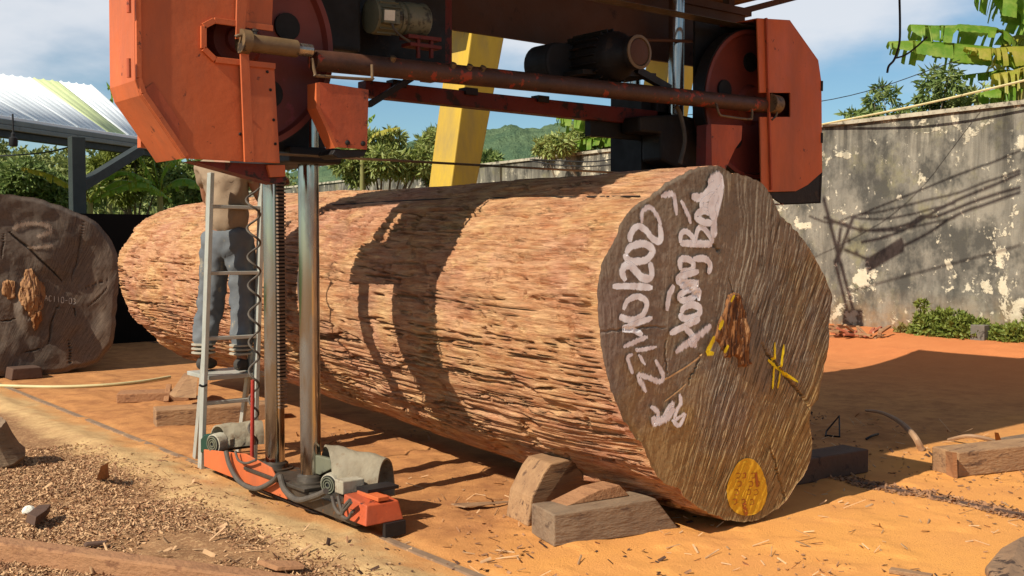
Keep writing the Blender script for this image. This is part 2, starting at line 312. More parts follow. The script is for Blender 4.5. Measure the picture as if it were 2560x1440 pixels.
# ------------------------------------------------------------------ mesh helpers
ORG = {}
def link(name, me, mat, parent=None, base=None):
    o = bpy.data.objects.new(name, me); COL.objects.link(o)
    if mat: me.materials.append(MATS[mat])
    n = len(me.vertices); co = np.empty(n*3, np.float32); me.vertices.foreach_get('co', co); co = co.reshape(-1, 3)
    if parent is not None: off = ORG[parent.name]; o.parent = parent
    else:
        off = np.array(base, float) if base is not None else np.array([(co[:, 0].min()+co[:, 0].max())/2, (co[:, 1].min()+co[:, 1].max())/2, co[:, 2].min()])
        o.location = off
    me.vertices.foreach_set('co', (co-off.astype(np.float32)).ravel()); me.update()
    ORG[o.name] = off
    return o
def tag(o, label, cat, group=None):
    o['label'] = label; o['category'] = cat
    if group: o['group'] = group
    return o
def kind(o, k): o['kind'] = k; return o
def thing(name, base, label, cat, group=None):
    o = bpy.data.objects.new(name, None); COL.objects.link(o); o.location = base; o.empty_display_size = .1
    ORG[o.name] = np.array(base, float); return tag(o, label, cat, group)
def npmesh(name, v, f, smooth=True):
    """v (n,3), f (m,3|4) arrays"""
    me = bpy.data.meshes.new(name); k = f.shape[1]
    me.vertices.add(len(v)); me.vertices.foreach_set('co', np.ascontiguousarray(v, np.float32).ravel())
    me.loops.add(f.size); me.loops.foreach_set('vertex_index', np.ascontiguousarray(f, np.int32).ravel())
    me.polygons.add(len(f)); me.polygons.foreach_set('loop_start', np.arange(0, f.size, k, dtype=np.int32))
    me.polygons.foreach_set('loop_total', np.full(len(f), k, np.int32))
    me.update(calc_edges=True); me.validate()
    if smooth: me.polygons.foreach_set('use_smooth', np.ones(len(me.polygons), bool))
    return me
def gridfaces(nu, nv, wrap=False):
    i, j = np.meshgrid(np.arange(nu-1), np.arange(nv if wrap else nv-1), indexing='ij')
    a = i*nv+j; b = i*nv+(j+1) % nv; c = (i+1)*nv+(j+1) % nv; d = (i+1)*nv+j
    return np.stack([a, b, c, d], -1).reshape(-1, 4)
def nrm(v): v = np.asarray(v, float); return v/(np.linalg.norm(v)+1e-12)
class MB:
    def __init__(s): s.v = []; s.f = []
    def add(s, vs, fs):
        k = len(s.v); s.v += [tuple(map(float, p)) for p in vs]; s.f += [tuple(i+k for i in f) for f in fs]; return s
    def hexa(s, p): return s.add(p, [(0,3,2,1), (4,5,6,7), (0,1,5,4), (1,2,6,5), (2,3,7,6), (3,0,4,7)])
    def box(s, a, b):
        (x0, y0, z0), (x1, y1, z1) = a, b
        return s.hexa([(x0,y0,z0), (x1,y0,z0), (x1,y1,z0), (x0,y1,z0), (x0,y0,z1), (x1,y0,z1), (x1,y1,z1), (x0,y1,z1)])
    def bar(s, p, q, wd, ht, up=(0, 0, 1)):
        p, q = np.array(p, float), np.array(q, float); d = nrm(q-p); sd = np.cross(d, up)
        if np.linalg.norm(sd) < 1e-4: sd = np.cross(d, (0, 1, 0))
        sd = nrm(sd); u = np.cross(sd, d); a, b = sd*wd/2, u*ht/2
        return s.hexa([p-a-b, p+a-b, q+a-b, q-a-b, p-a+b, p+a+b, q+a+b, q-a+b])
    def prism(s, pts, ext):
        pts = [np.array(p, float) for p in pts]; n = len(pts); e = np.array(ext, float)
        return s.add(pts+[p+e for p in pts], [tuple(range(n-1, -1, -1)), tuple(range(n, 2*n))]+[(i, (i+1) % n, n+(i+1) % n, n+i) for i in range(n)])
    def tube(s, pts, r, n=10, caps=True):
        pts = np.array(pts, float); m = len(pts); r = np.broadcast_to(np.asarray(r, float), (m,))
        t = np.gradient(pts, axis=0); t /= np.linalg.norm(t, axis=1)[:, None]+1e-12
        u = np.cross(t[0], (0, 0, 1)); u = nrm(u if np.linalg.norm(u) > 1e-3 else np.cross(t[0], (0, 1, 0)))
        vs = []; an = np.linspace(0, 2*math.pi, n, endpoint=False)
        for i in range(m):
            u = nrm(u-t[i]*np.dot(u, t[i])); b = np.cross(t[i], u)
            vs += [pts[i]+r[i]*(math.cos(a)*u+math.sin(a)*b) for a in an]
        fs = [(i*n+j, i*n+(j+1) % n, (i+1)*n+(j+1) % n, (i+1)*n+j) for i in range(m-1) for j in range(n)]
        if caps: fs += [tuple(range(n-1, -1, -1)), tuple(range((m-1)*n, m*n))]
        return s.add(vs, fs)
    def cyl(s, p, q, r, n=24, r2=None): return s.tube([p, q], [r, r if r2 is None else r2], n)
    def lathe(s, c, ax, prof, n=40, ring=False):
        """prof: (radius, offset along ax)"""
        ax = nrm(ax); u = nrm(np.cross(ax, (0, 0, 1) if abs(ax[2]) < .9 else (1, 0, 0))); b = np.cross(ax, u); c = np.array(c, float)
        vs = []; an = np.linspace(0, 2*math.pi, n, endpoint=False); m = len(prof)
        for r, h in prof: vs += [c+ax*h+max(r, 1e-4)*(math.cos(a)*u+math.sin(a)*b) for a in an]
        fs = [(i*n+j, i*n+(j+1) % n, (i+1)*n+(j+1) % n, (i+1)*n+j) for i in range(m-1) for j in range(n)]
        if ring: fs += [((m-1)*n+j, (m-1)*n+(j+1) % n, (j+1) % n, j) for j in range(n)]
        else: fs += [tuple(range(n-1, -1, -1)), tuple(range((m-1)*n, m*n))]
        return s.add(vs, fs)
    def build(s, name, mat, parent=None, smooth=False, bevel=0, base=None, ang=35):
        me = bpy.data.meshes.new(name); me.from_pydata(s.v, [], s.f); me.update()
        import bmesh
        bm = bmesh.new(); bm.from_mesh(me); bmesh.ops.recalc_face_normals(bm, faces=bm.faces); bm.to_mesh(me); bm.free()
        if smooth:
            me.polygons.foreach_set('use_smooth', np.ones(len(me.polygons), bool)); me.set_sharp_from_angle(angle=R(ang))
        o = link(name, me, mat, parent, base)
        if bevel:
            b = o.modifiers.new('bevel', 'BEVEL'); b.width = bevel; b.segments = 2; b.limit_method = 'ANGLE'; b.angle_limit = R(40)
        return o
def spline(pts, n=24):
    pts = np.array(pts, float); m = len(pts)
    if m < 3: return np.array([pts[0]+(pts[-1]-pts[0])*t for t in np.linspace(0, 1, n)])
    p = np.vstack([2*pts[0]-pts[1], pts, 2*pts[-1]-pts[-2]]); o = []
    for k in np.linspace(0, m-1, n):
        i = min(int(k), m-2); t = k-i; a, b, c, d = p[i:i+4]
        o.append(.5*((2*b)+(c-a)*t+(2*a-5*b+4*c-d)*t*t+(3*b-a-3*c+d)*t**3))
    return np.array(o)

# ================================================================== GROUND
def gz(x, y):
    x, y = np.asarray(x, float), np.asarray(y, float)
    z = .24*sstep(11.6, 14.4, x) + .018*(fbm(x*.9, y*.9, 0, 3, 4)-.5)
    s = 1-sstep(2.3, 2.75, x+.5*(fbm(x*1.6, y*1.6, 0, 8, 3)-.5))
    z = z + s*(.045*(fbm(x*2.2, y*2.2, 0, 11, 4)-.4) + .020*(fbm(x*16, y*16, 0, 5, 3)-.5))
    z = z + .028*np.exp(-((x-2.72)/.14)**2)*(.5+fbm(x*3, y*3, 0, 6, 3))
    z = z + (1-s)*(.006*(fbm(x*14, y*14, 0, 9, 3)-.5) + .016*sstep(.56, .8, fbm(x*2.6, y*2.6, 0, 21, 4)))
    z = z - .012*np.exp(-((x-3.12)/.05)**2)
    far = sstep(30, 60, np.hypot(x, y)); return z*(1-far)-.25*far
def cat(*a): return np.unique(np.concatenate(a))
xs = cat(np.linspace(-80, 0, 18), np.arange(0, .7, .1), np.arange(.7, 8, .021), np.arange(8, 16, .07), np.linspace(16, 60, 26), np.linspace(60, 900, 20))
ys = cat(np.linspace(-60, 2, 14), np.arange(2, 2.8, .1), np.arange(2.8, 8.6, .024), np.arange(8.6, 18, .08), np.linspace(18, 60, 22), np.linspace(60, 900, 20))
gx, gy = np.meshgrid(xs, ys, indexing='ij')
gv = np.stack([gx, gy, gz(gx, gy)], -1).reshape(-1, 3)
g = link('ground', npmesh('ground', gv, gridfaces(len(xs), len(ys))[:, ::-1]), 'ground', base=(0, 0, 0)); kind(g, 'structure')

# hills and far wood
def hill(name, cx, cy, prof, depth, hseed):
    """ridge whose skyline heights are given along a line square to the view"""
    n, m = 260, 60; t = np.linspace(0, 1, n); s = np.linspace(0, 1, m)
    T, S = np.meshgrid(t, s, indexing='ij')
    a, b = np.array(cx, float), np.array(cy, float)
    line = a+(b-a)*T[..., None]
    nv = nrm([-(b-a)[1], (b-a)[0]]); nv = nv if nv@a > 0 else -nv
    h = np.interp(T, *prof)
    X = line[..., 0]+nv[0]*(S-.6)*depth; Y = line[..., 1]+nv[1]*(S-.6)*depth
    Z = h*np.clip(np.sin(np.clip(S/.6*.5, 0, 1)*math.pi), 0, 1)**1.1 + (S > .05)*(fbm(X*.06, Y*.06, 0, hseed, 5)-.5)*6 + (fbm(X*.3, Y*.3, 0, hseed+3, 3)-.5)*3.0*(S > .05)-1
    return kind(link(name, npmesh(name, np.stack([X, Y, Z], -1).reshape(-1, 3), gridfaces(n, m)), 'hill', base=(a[0], a[1], -1)), 'structure')
def dirp(x, dist):
    d = _f+_r*(x-1280)/FOC; d = d[:2]/np.linalg.norm(d[:2]); return d*dist
hx = [300, 700, 900, 1000, 1060, 1130, 1200, 1270, 1330, 1400, 1450, 1520, 1600, 1750, 1950, 2120]
hyy = [470, 440, 400, 366, 350, 344, 330, 318, 326, 304, 296, 286, 292, 330, 420, 520]
tt = (np.array(hx)-hx[0])/(hx[-1]-hx[0])
hill('hill', dirp(300, 420), dirp(2120, 420), (tt, [1.6+(600-y)/FOC*405 for y in hyy]), 160, 40)

rng = np.random.default_rng(7)
def leaf_mesh(pos, nor, ln, wd, fold=.25):
    """folded leaves: pos (n,3) base, nor (n,3) leaf direction"""
    n = len(pos); d = nor/np.linalg.norm(nor, axis=1)[:, None]
    a = rng.normal(size=(n, 3)); s = np.cross(d, a); s /= np.linalg.norm(s, axis=1)[:, None]; u = np.cross(s, d)
    ln = np.broadcast_to(ln, (n,))[:, None]; wd = np.broadcast_to(wd, (n,))[:, None]
    p0 = pos; p1 = pos+d*ln*.45+s*wd*.5+u*wd*fold; p2 = pos+d*ln-u*ln*.14; p3 = pos+d*ln*.45-s*wd*.5+u*wd*fold; pm = pos+d*ln*.5
    v = np.stack([p0, p1, p2, p3], 1).reshape(-1, 3); k = np.arange(n)[:, None]*4
    f = np.concatenate([k+np.array([[0, 1, 2]]), k+np.array([[0, 2, 3]])], 0)
    return v, f
def crown_leaves(clumps, n, ln, wd, spread=1.0, drop=.25):
    """clumps: list (x,y,z,r); leaves in rosettes of six on twigs"""
    cl = np.array(clumps, float); wgt = cl[:, 3]**2; wgt /= wgt.sum()
    m = n//6; idx = rng.choice(len(cl), m, p=wgt); dv = rng.normal(size=(m, 3)); dv /= np.linalg.norm(dv, axis=1)[:, None]
    rad = cl[idx, 3]*(.35+.65*rng.random(m)**.45)
    c = cl[idx, :3]+dv*rad[:, None]*np.array([1, 1, .85])
    pos = np.repeat(c, 6, 0)+rng.normal(size=(m*6, 3))*ln*.12
    d = np.repeat(dv, 6, 0)*.7+rng.normal(size=(m*6, 3))*.75*spread; d[:, 2] -= drop
    return leaf_mesh(pos, d, ln*(.65+.7*rng.random(m*6)), wd*(.7+.6*rng.random(m*6)))
def tree(name, base, clumps, n, ln, wd, mat, label, cat_='tree', group=None, tr=.06, trunk='bark_tree', drop=.25):
    t = thing(name, base, label, cat_, group); b = np.array(base, float)
    v, f = crown_leaves(clumps, n, ln, wd, drop=drop); link('crown', npmesh('crown', v, f, False), mat, t)
    mb = MB(); cl = sorted(clumps, key=lambda c: c[2]); cm = np.mean(np.array(clumps)[:, :3], 0)
    fork = b+(cm-b)*.45
    mb.tube(spline([b-np.array([0, 0, .2]), b+(fork-b)*.5+rng.normal(size=3)*.06, fork], 6), np.linspace(tr, tr*.65, 6), 8)
    for c in clumps:
        e = np.array(c[:3]); md = (fork+e)/2+rng.normal(size=3)*.1
        mb.tube(spline([fork, md, e], 5), np.linspace(tr*.5, tr*.12, 5), 6)
    mb.build('trunk', trunk, t, smooth=True); return t
def clumpset(center, rx, ry, rz, n, r, seed):
    g_ = np.random.default_rng(seed); o = []
    for i in range(n):
        d = g_.normal(size=3); d /= np.linalg.norm(d); k = g_.random()**.5
        o.append((center[0]+d[0]*rx*k, center[1]+d[1]*ry*k, center[2]+d[2]*rz*k, r*(.6+.8*g_.random())))
    return o

# far wood on the slope at the left
cl = []
g7 = np.random.default_rng(77)
for i in range(170):
    x = g7.uniform(-260, 900); dist = g7.uniform(55, 95); b = dirp(x, dist)
    yl = np.interp(x, [-260, 0, 100, 250, 350, 450, 700, 900], [350, 352, 366, 374, 366, 395, 440, 470])
    top = 1.6+(600-yl)/FOC*dist*math.cos(math.atan((x-1280)/FOC))
    z = top*(.25+.75*(dist-55)/40)-1.2+g7.normal()*.35
    cl.append((b[0], b[1], z, g7.uniform(1.3, 2.1))); cl.append((b[0], b[1], z*.5-1, 2.2))
v, f = crown_leaves(cl, 170000, .40, .24, drop=0)
fo = link('wood', npmesh('wood', v, f, False), 'forest'); kind(fo, 'stuff'); tag(fo, 'dense green wood covering the slope behind the shed', 'wood')
# undergrowth carrying that slope
kind(link('slope', npmesh('slope', np.array([[*dirp(-400, 50), -1], [*dirp(1000, 50), -1], [*dirp(1000, 100), 4.5], [*dirp(-400, 100), 7]]), np.array([[0, 1, 2, 3]])), 'hill', base=(*dirp(300, 60), -1)), 'structure')

# ================================================================== BOUNDARY WALL
def wx(y): return 14.66+.118*(y-7.06)
WT = 3.5
wall = thing('boundary_wall', (wx(10), 10, 0), 'tall weathered plaster boundary wall with pale flaked patches', 'wall')
yy = np.linspace(-6, 46, 700); zz = np.linspace(-.3, WT-.06, 60); Yg, Zg = np.meshgrid(yy, zz, indexing='ij')
pat = sstep(.56, .6, fbm(Yg*1.1, Zg*1.4, 0, 61, 5)); Xg = wx(Yg)+.008*pat+.02*(fbm(Yg*1.3, Zg*1.3, 0, 66, 4)-.5)
n_ = Yg.size
bk = np.stack([Xg+.2, Yg, Zg], -1).reshape(-1, 3)
me = npmesh('panel', np.vstack([np.stack([Xg, Yg, Zg], -1).reshape(-1, 3), bk[[0, len(zz)-1, n_-len(zz), n_-1]]]), np.vstack([gridfaces(700, 60), [[n_, n_+1, n_+3, n_+2]]]))
link('plaster_face', me, 'plaster', wall)
mb = MB(); seg = np.linspace(-6, 46, 30)
for a, b in zip(seg[:-1], seg[1:]): mb.hexa([(wx(a)-.045, a, WT-.06), (wx(b)-.045, b, WT-.06), (wx(b)+.25, b, WT-.06), (wx(a)+.25, a, WT-.06), (wx(a)-.045, a, WT), (wx(b)-.045, b, WT), (wx(b)+.25, b, WT+.02), (wx(a)+.25, a, WT+.02)])
mb.build('coping', 'coping', wall)
for y in (1.0, 20.6, 34.0):
    MB().box((wx(y)-.09, y-.16, -.3), (wx(y)+.04, y+.16, WT-.06)).build('pilaster', 'plaster', wall, bevel=.01)

# ================================================================== GREAT LOG
YE, YF = 3.80, 11.6
outl = [(1770,415),(1800,418),(1830,436),(1868,440),(1900,455),(1930,490),(1950,540),(1985,572),(2005,592),(2030,630),(2055,680),(2072,715),(2082,745),(2072,800),(2070,870),(2060,920),(2050,965),(2046,1000),(2026,1018),(2022,1060),(2030,1100),(2028,1140),(2010,1190),(1990,1210),(1970,1245),(1920,1290),(1860,1305),(1790,1288),(1712,1245),(1702,1225),(1640,1190),(1610,1120),(1560,1050),(1520,950),(1500,850),(1495,740),(1503,660),(1520,632),(1535,600),(1570,530),(1620,495),(1650,470),(1690,440),(1730,424)]
op = np.array([PY(x, y, YE) for x, y in outl])[:, [0, 2]]
C0 = np.array([4.58, 1.03])
def polar(pts, c):
    a = np.arctan2(pts[:, 1]-c[1], -(pts[:, 0]-c[0])); r = np.hypot(pts[:, 0]-c[0], pts[:, 1]-c[1]); o = np.argsort(a)
    return a[o], r[o]
oa, orr = polar(op, C0)
def r_near(th): return np.interp(th, oa, orr, period=2*math.pi)+.030*(fbm(np.cos(th)*16, np.sin(th)*16, 0, 33, 4, .6)-.5)
def r_far(th): return .93+.05*np.cos(2*th+.6)+.06*np.cos(3*th-1.0)
def log_surface(th, y):
    """bark surface of the great log; th=0 faces -X, pi/2 is up"""
    t = np.clip((y-YE)/(YF-YE), 0, 1); k = sstep(0, .8, t)
    rn = r_near(th)
    sm = (r_near(th-.2)+r_near(th+.2)+r_near(th-.4)+r_near(th+.4)+rn)/5
    kk = np.exp(-(y-YE)/.55); rn = rn*kk+sm*(1-kk)
    r = rn*(1-k)+r_far(th)*k
    cx = C0[0]+(4.86-C0[0])*k; cz = C0[1]+(1.19-C0[1])*k
    s = th*.97
    ct, st = np.cos(th)*1.0, np.sin(th)*1.0           # seamless around the trunk
    big = .075*(fbm(ct*1.6+5, st*1.6, y*.55, 90, 3)-.5)*sstep(0, .5, y-YE)
    wy = y+.25*(fbm(ct*6, st*6, y*1.4, 95, 3)-.5)
    wob = .35*(fbm(ct*3, st*3, y*1.9, 97, 3)-.5)
    n1 = fbm(ct*16+wob, st*16+wob, wy*.6, 101, 3, .5)
    cr1 = (1-sstep(.0, .028, np.abs(n1-.5)))*sstep(.40, .50, fbm(ct*4, st*4, y*1.1, 103, 3))
    n2 = fbm(ct*34+wob*2, st*34+wob*2, wy*1.6, 111, 3, .5)
    cr2 = (1-sstep(.0, .042, np.abs(n2-.5)))*sstep(.42, .50, fbm(ct*7, st*7, y*2.2, 113, 3))
    fib = fbm(ct*60+wob*4, st*60+wob*4, wy*2.2, 121, 3, .6)-.5
    pit = sstep(.72, .80, fbm(ct*11, st*11, y*11, 131, 2))
    edge = sstep(0.0, .10, y-YE)
    mk = .8+.6*sstep(.34, .62, fbm(ct*1.6+3, st*1.6, y*.7, 151, 3)-.10*np.sin(th))
    tear = sstep(.60, .66, fbm(ct*2.6, st*2.6+9, y*.8, 155, 4))
    knot = np.exp(-(((y-4.75)/.35)**2+((np.sin(th)+.93)/.10)**2)*1.0)*(np.cos(th) > -.2)
    r = r+big*1.0+edge*(mk*(-.055*cr1-.032*cr2+.022*fib)-.018*pit-.022*tear)+knot*.05*(fbm(ct*9, st*9, y*6, 140, 3)+.2)
    r = r*(1-.22*sstep(.955, 1., t)**2)
    return np.stack([cx-r*np.cos(th), y+0*th, cz+r*np.sin(th)], -1)
tha = np.concatenate([np.linspace(R(-112), R(128), 620, endpoint=False), np.linspace(R(128), R(248), 90, endpoint=False)])
t_ = np.linspace(0, 1, 600); yv = YE+(YF-YE)*(.45*t_+.55*t_**2.0)
TH, YV = np.meshgrid(tha, yv, indexing='ij')
lv = log_surface(((TH+math.pi) % (2*math.pi))-math.pi, YV).transpose(1, 0, 2).reshape(-1, 3)
log = thing('giant_log', (4.6, 7.5, 0), 'giant bark-covered log with white handwriting on its cut end, under the saw', 'log')
lf = gridfaces(len(yv), len(tha), True)
link('bark', npmesh('bark', lv, lf), 'bark', log)
# far end cap
cap = lv[-len(tha):]; cc = cap.mean(0)
link('far_cut_face', npmesh('cap', np.vstack([cap, cc]), np.array([[i, (i+1) % len(tha), len(tha)] for i in range(len(tha))]), False), 'endgrain_far', log)
# near cut face with chain saw ridges
def face_h(x, z):
    """relief of the cut face (towards the viewer is +)"""
    u, v_ = x-4.6, z-1.03
    wv = .085*(fbm(x*2.1, z*2.1, 0, 201, 4)-.5)
    ph = u*.94-v_*.34-.28*u*v_+.2*v_*v_+wv
    rid = fbm(ph*92, (v_*.94+u*.34)*5, 0, 205, 2, .7)-.5
    amp = .25+.9*sstep(-.25, .15, u+.5*np.clip(-v_-.2, 0, 1)+.25*(fbm(x*2, z*2, 0, 207, 3)-.5))
    amp = amp*(.55+.9*fbm(x*1.6, z*1.6, 0, 209, 3))
    h = .007*rid*amp+.020*(fbm(x*1.5, z*1.5, 0, 211, 3)-.5)+.004*(fbm(x*26, z*26, 0, 213, 3)-.5)
    # cracks: radial checks from the heart
    for (x0, z0, x1, z1, wd, dp) in CRK:
        dx, dz = x1-x0, z1-z0; L2 = dx*dx+dz*dz; tq = np.clip(((x-x0)*dx+(z-z0)*dz)/L2, 0, 1)
        off = .016*(fbm(tq*7, x0*9, 0, 215, 3)-.5)
        dd = np.abs(((x-x0)*dz-(z-z0)*dx)/math.sqrt(L2)+off*2); inn = (tq > 0) & (tq < 1)
        h = h-dp*(1-sstep(wd*.3, wd, dd))*inn*np.sin(np.clip(tq, .02, .98)*math.pi)**.4
    return h
def fpx(x, y): p = PY(x, y, YE); return p[0], p[2]
CRK = []
for a, b, wd, dp in [((1900,860),(2026,1018),.012,.03),((1925,1110),(1965,1252),.010,.03),((1780,610),(1800,630),.012,.03),((1662,850),(1668,935),.008,.02),((1752,885),(1720,960),.008,.02),((1490,830),(1665,818),.006,.012),((1700,705),(1745,745),.006,.014),((1820,690),(1840,760),.006,.015)]:
    CRK.append((*fpx(*a), *fpx(*b), wd, dp))
nth, nr = 1000, 240
tq = np.linspace(-math.pi, math.pi, nth, endpoint=False); rq = np.linspace(0, 1, nr)**.8
Tq, Rq = np.meshgrid(tq, rq, indexing='ij')
rr = np.interp(Tq, tha_s := np.sort(((tha+math.pi) % (2*math.pi))-math.pi), r_near(tha_s), period=2*math.pi)
fx = C0[0]-rr*Rq*np.cos(Tq); fz = C0[1]+rr*Rq*np.sin(Tq)
fy_ = YE-face_h(fx, fz)*sstep(0, .03, (1-Rq)*rr+.008)
fv = np.stack([fx, fy_, fz], -1).transpose(1, 0, 2).reshape(-1, 3)
cut = link('cut_face', npmesh('cut_face', fv, gridfaces(nr, nth, True)), 'endgrain', log)
# ---- sprayed writing, laid on the relief
def ribbon(strokes, parent, name, mat, plane=YE, hf=face_h, lift=.004):
    V_, F_, UV = [], [], []; na = 5
    for pts, wpx in strokes:
        p = np.array([[*(lambda q: (q[0], q[2]))(PY(x, y, plane))] for x, y in pts])
        ln = np.sum(np.hypot(*np.diff(p, axis=0).T)); n = max(4, int(ln/.012)); s = spline(np.c_[p, np.zeros(len(p))], n)[:, :2]
        d = np.gradient(s, axis=0); d /= np.linalg.norm(d, axis=1)[:, None]+1e-9; nn = np.stack([-d[:, 1], d[:, 0]], 1)
        wd = wpx/325*(1+.25*(fbm(np.arange(n)*.13, wpx+len(V_)*.001, 0, 300, 2)-.5)); wd = wd*np.minimum(1, .55+np.minimum(np.arange(n), np.arange(n)[::-1])/4)
        k = len(V_)
        for j in range(na):
            pass
        for i in range(n):
            for j in range(na):
                o = (j/(na-1)-.5)*wd[i]; x, z = s[i]+nn[i]*o
                V_.append((x, z)); UV.append((j/(na-1), i/n))
        F_ += [(k+i*na+j, k+i*na+j+1, k+(i+1)*na+j+1, k+(i+1)*na+j) for i in range(n-1) for j in range(na-1)]
    V_ = np.array(V_); hh = hf(V_[:, 0], V_[:, 1]) if hf else np.zeros(len(V_))
    jit = np.arange(len(V_))*0+rng.random()*0.0004
    v = np.stack([V_[:, 0], plane-hh-lift-jit, V_[:, 1]], -1); f = np.array(F_)
    me = npmesh(name, v, f); ul = me.uv_layers.new(name='UVMap'); UV = np.array(UV)
    li = np.empty(len(me.loops), np.int32); me.loops.foreach_get('vertex_index', li); ul.data.foreach_set('uv', UV[li].astype(np.float32).ravel())
    return link(name, me, mat, parent)
A = lambda *p: [(1440+x/2.879, 400+y/2.879) for x, y in p]
B = lambda *p: [(1440+x/2.879, 840+y/2.879) for x, y in p]
w1 = [(A((385,590),(388,530),(435,478),(490,500),(540,562),(588,585),(604,545),(590,455)),15),
      (A((350,672),(390,622),(470,602),(533,630),(538,672),(490,720),(400,730),(355,702),(350,672)),16),
      (A((350,868),(322,805),(352,757),(402,775),(452,835),(508,856),(534,828),(530,770),(518,738)),17),
      (A((255,910),(400,908),(540,918)),14),
      (A((332,1078),(362,1010),(430,983),(488,1010),(494,1068),(450,1130),(380,1150),(320,1132),(304,1122)),14),
      (A((540,1135),(440,1170),(332,1213),(400,1222),(470,1258)),13)]
w1b = [(A((600,262),(680,244),(700,310),(715,398)),15),(A((742,290),(785,375),(818,458)),13),(A((466,455),(470,375),(515,338),(560,378),(602,470)),13),
       (A((505,1270),(420,1305),(330,1345)),13),(B((572,75),(500,92),(432,100),(425,85)),11),(B((440,132),(490,208)),11),(B((400,132),(362,150),(380,215),(402,270)),12),
       (B((560,170),(592,225),(620,282),(600,328),(520,300),(442,282),(470,345),(500,405)),14)]
w2 = [(A((735,600),(850,602),(970,606)),16),(A((736,598),(742,530),(782,516),(828,560),(832,598)),14),(A((842,598),(862,502),(902,490),(958,556),(972,602)),14),
      (A((740,792),(735,722),(780,710),(830,740),(820,790),(760,802),(740,792)),15),(A((828,712),(918,712),(958,760),(940,818)),15),
      (A((872,800),(762,832),(722,850),(742,880),(868,888),(735,910)),16),(A((872,940),(802,930),(732,978),(760,1010),(830,990),(872,942),(872,1012)),15),
      (A((690,900),(655,980),(640,1085)),15),(A((740,1100),(770,1060),(830,1040),(880,1070),(860,1120),(790,1140),(745,1130),(740,1100)),16),
      (A((880,1140),(780,1190),(662,1248)),15),(A((762,1200),(830,1270),(852,1350)),15),
      (A((815,265),(900,268),(962,200),(1045,145)),20),(A((940,190),(1000,165),(1048,150)),44),(A((1035,180),(1010,300),(985,400),(978,470),(975,560)),22),
      (A((985,235),(910,290),(890,330),(960,335)),16),(A((962,390),(900,365),(850,405),(905,450),(965,450)),16),(A((1000,240),(960,330),(975,430)),24)]
w2b = [(A((960,1190),(900,1240),(800,1310),(700,1385)),20),(A((860,1290),(820,1330),(790,1290)),16)]
w3 = [(B((530,505),(582,552),(562,640),(545,592),(600,612),(660,512),(690,490),(640,572),(580,640)),14),(B((735,415),(745,480),(720,522),(702,600),(770,560),(730,640),(680,602)),12),(B((560,620),(640,590),(700,520)),22)]
k_ = 0
for nm_, lst, mt_ in (('date_lettering', w1, 'spray_white'), ('date_lettering', w1b, 'spray_white_thin'), ('name_lettering', w2, 'spray_white'), ('name_lettering', w2b, 'spray_white_thin'), ('scrawl_lettering', w3, 'spray_white_thin')):
    for st_ in lst: ribbon([st_], cut, nm_, mt_, lift=.004+.0003*k_); k_ += 1
ye = [(B((1425,45),(1418,200),(1408,380)),9),(B((1490,60),(1470,200),(1445,375)),9),(B((1370,170),(1440,230),(1590,330)),8)]
for k_, st_ in enumerate(ye): ribbon([st_], cut, 'number_mark', 'spray_yellow', lift=.006+.0004*k_)
for st_ in ([(A((965,1265),(945,1320),(915,1380),(960,1390)),14),(A((1112,970),(1085,1020)),9),(A((1030,1150),(1000,1220)),14),(A((1065,1330),(1035,1385)),14)]): ribbon([st_], cut, 'yellow_daub', 'spray_yellow', lift=.03)
for st_ in ([(A((905,1395),(870,1430))+B((800,215),(720,265),(650,305),(560,330)),4),(B((790,345),(720,410),(640,470)),3.5)]): ribbon([st_], cut, 'scratch', 'scratch', lift=.004)
# painted disc
n = 26; cxp, cyp = 1440+1228/2.879, 840+1095/2.879
dv, du, df = [], [], []
for i in range(n+1):
    for j in range(72):
        a = j/72*2*math.pi; rr_ = i/n*(1+.05*math.sin(3*a)); p = PY(cxp+50*rr_*math.cos(a), cyp+72*rr_*math.sin(a), YE); dv.append((p[0], p[2])); du.append((.5*(1-max(0, (i/n-.75))/.25*.5) if i/n > .75 else .5, 0))
dv = np.array(dv); v = np.stack([dv[:, 0], YE-face_h(dv[:, 0], dv[:, 1])-.005, dv[:, 1]], -1)
me = npmesh('disc', v, gridfaces(n+1, 72, True)); ul = me.uv_layers.new(name='UVMap'); li = np.empty(len(me.loops), np.int32); me.loops.foreach_get('vertex_index', li)
ul.data.foreach_set('uv', np.array(du, np.float32)[li].ravel()); link('painted_disc', me, 'spray_disc', cut)
st = []
for row, xs_ in ((1010,(1160,1200,1270)),(1070,(1170,1250,1300)),(1130,(1150,1240,1290)),(1200,(1140,1200,1260))):
    for x in xs_: st += [(B((x-14,row-20),(x+12,row-24),(x+14,row+6),(x-10,row+12)),4)]
st += [(B((1200,1200),(1225,1290)),20),(B((1290,980),(1300,1080)),16)]
ribbon(st, cut, 'disc_marks', 'spray_rust', lift=.007)
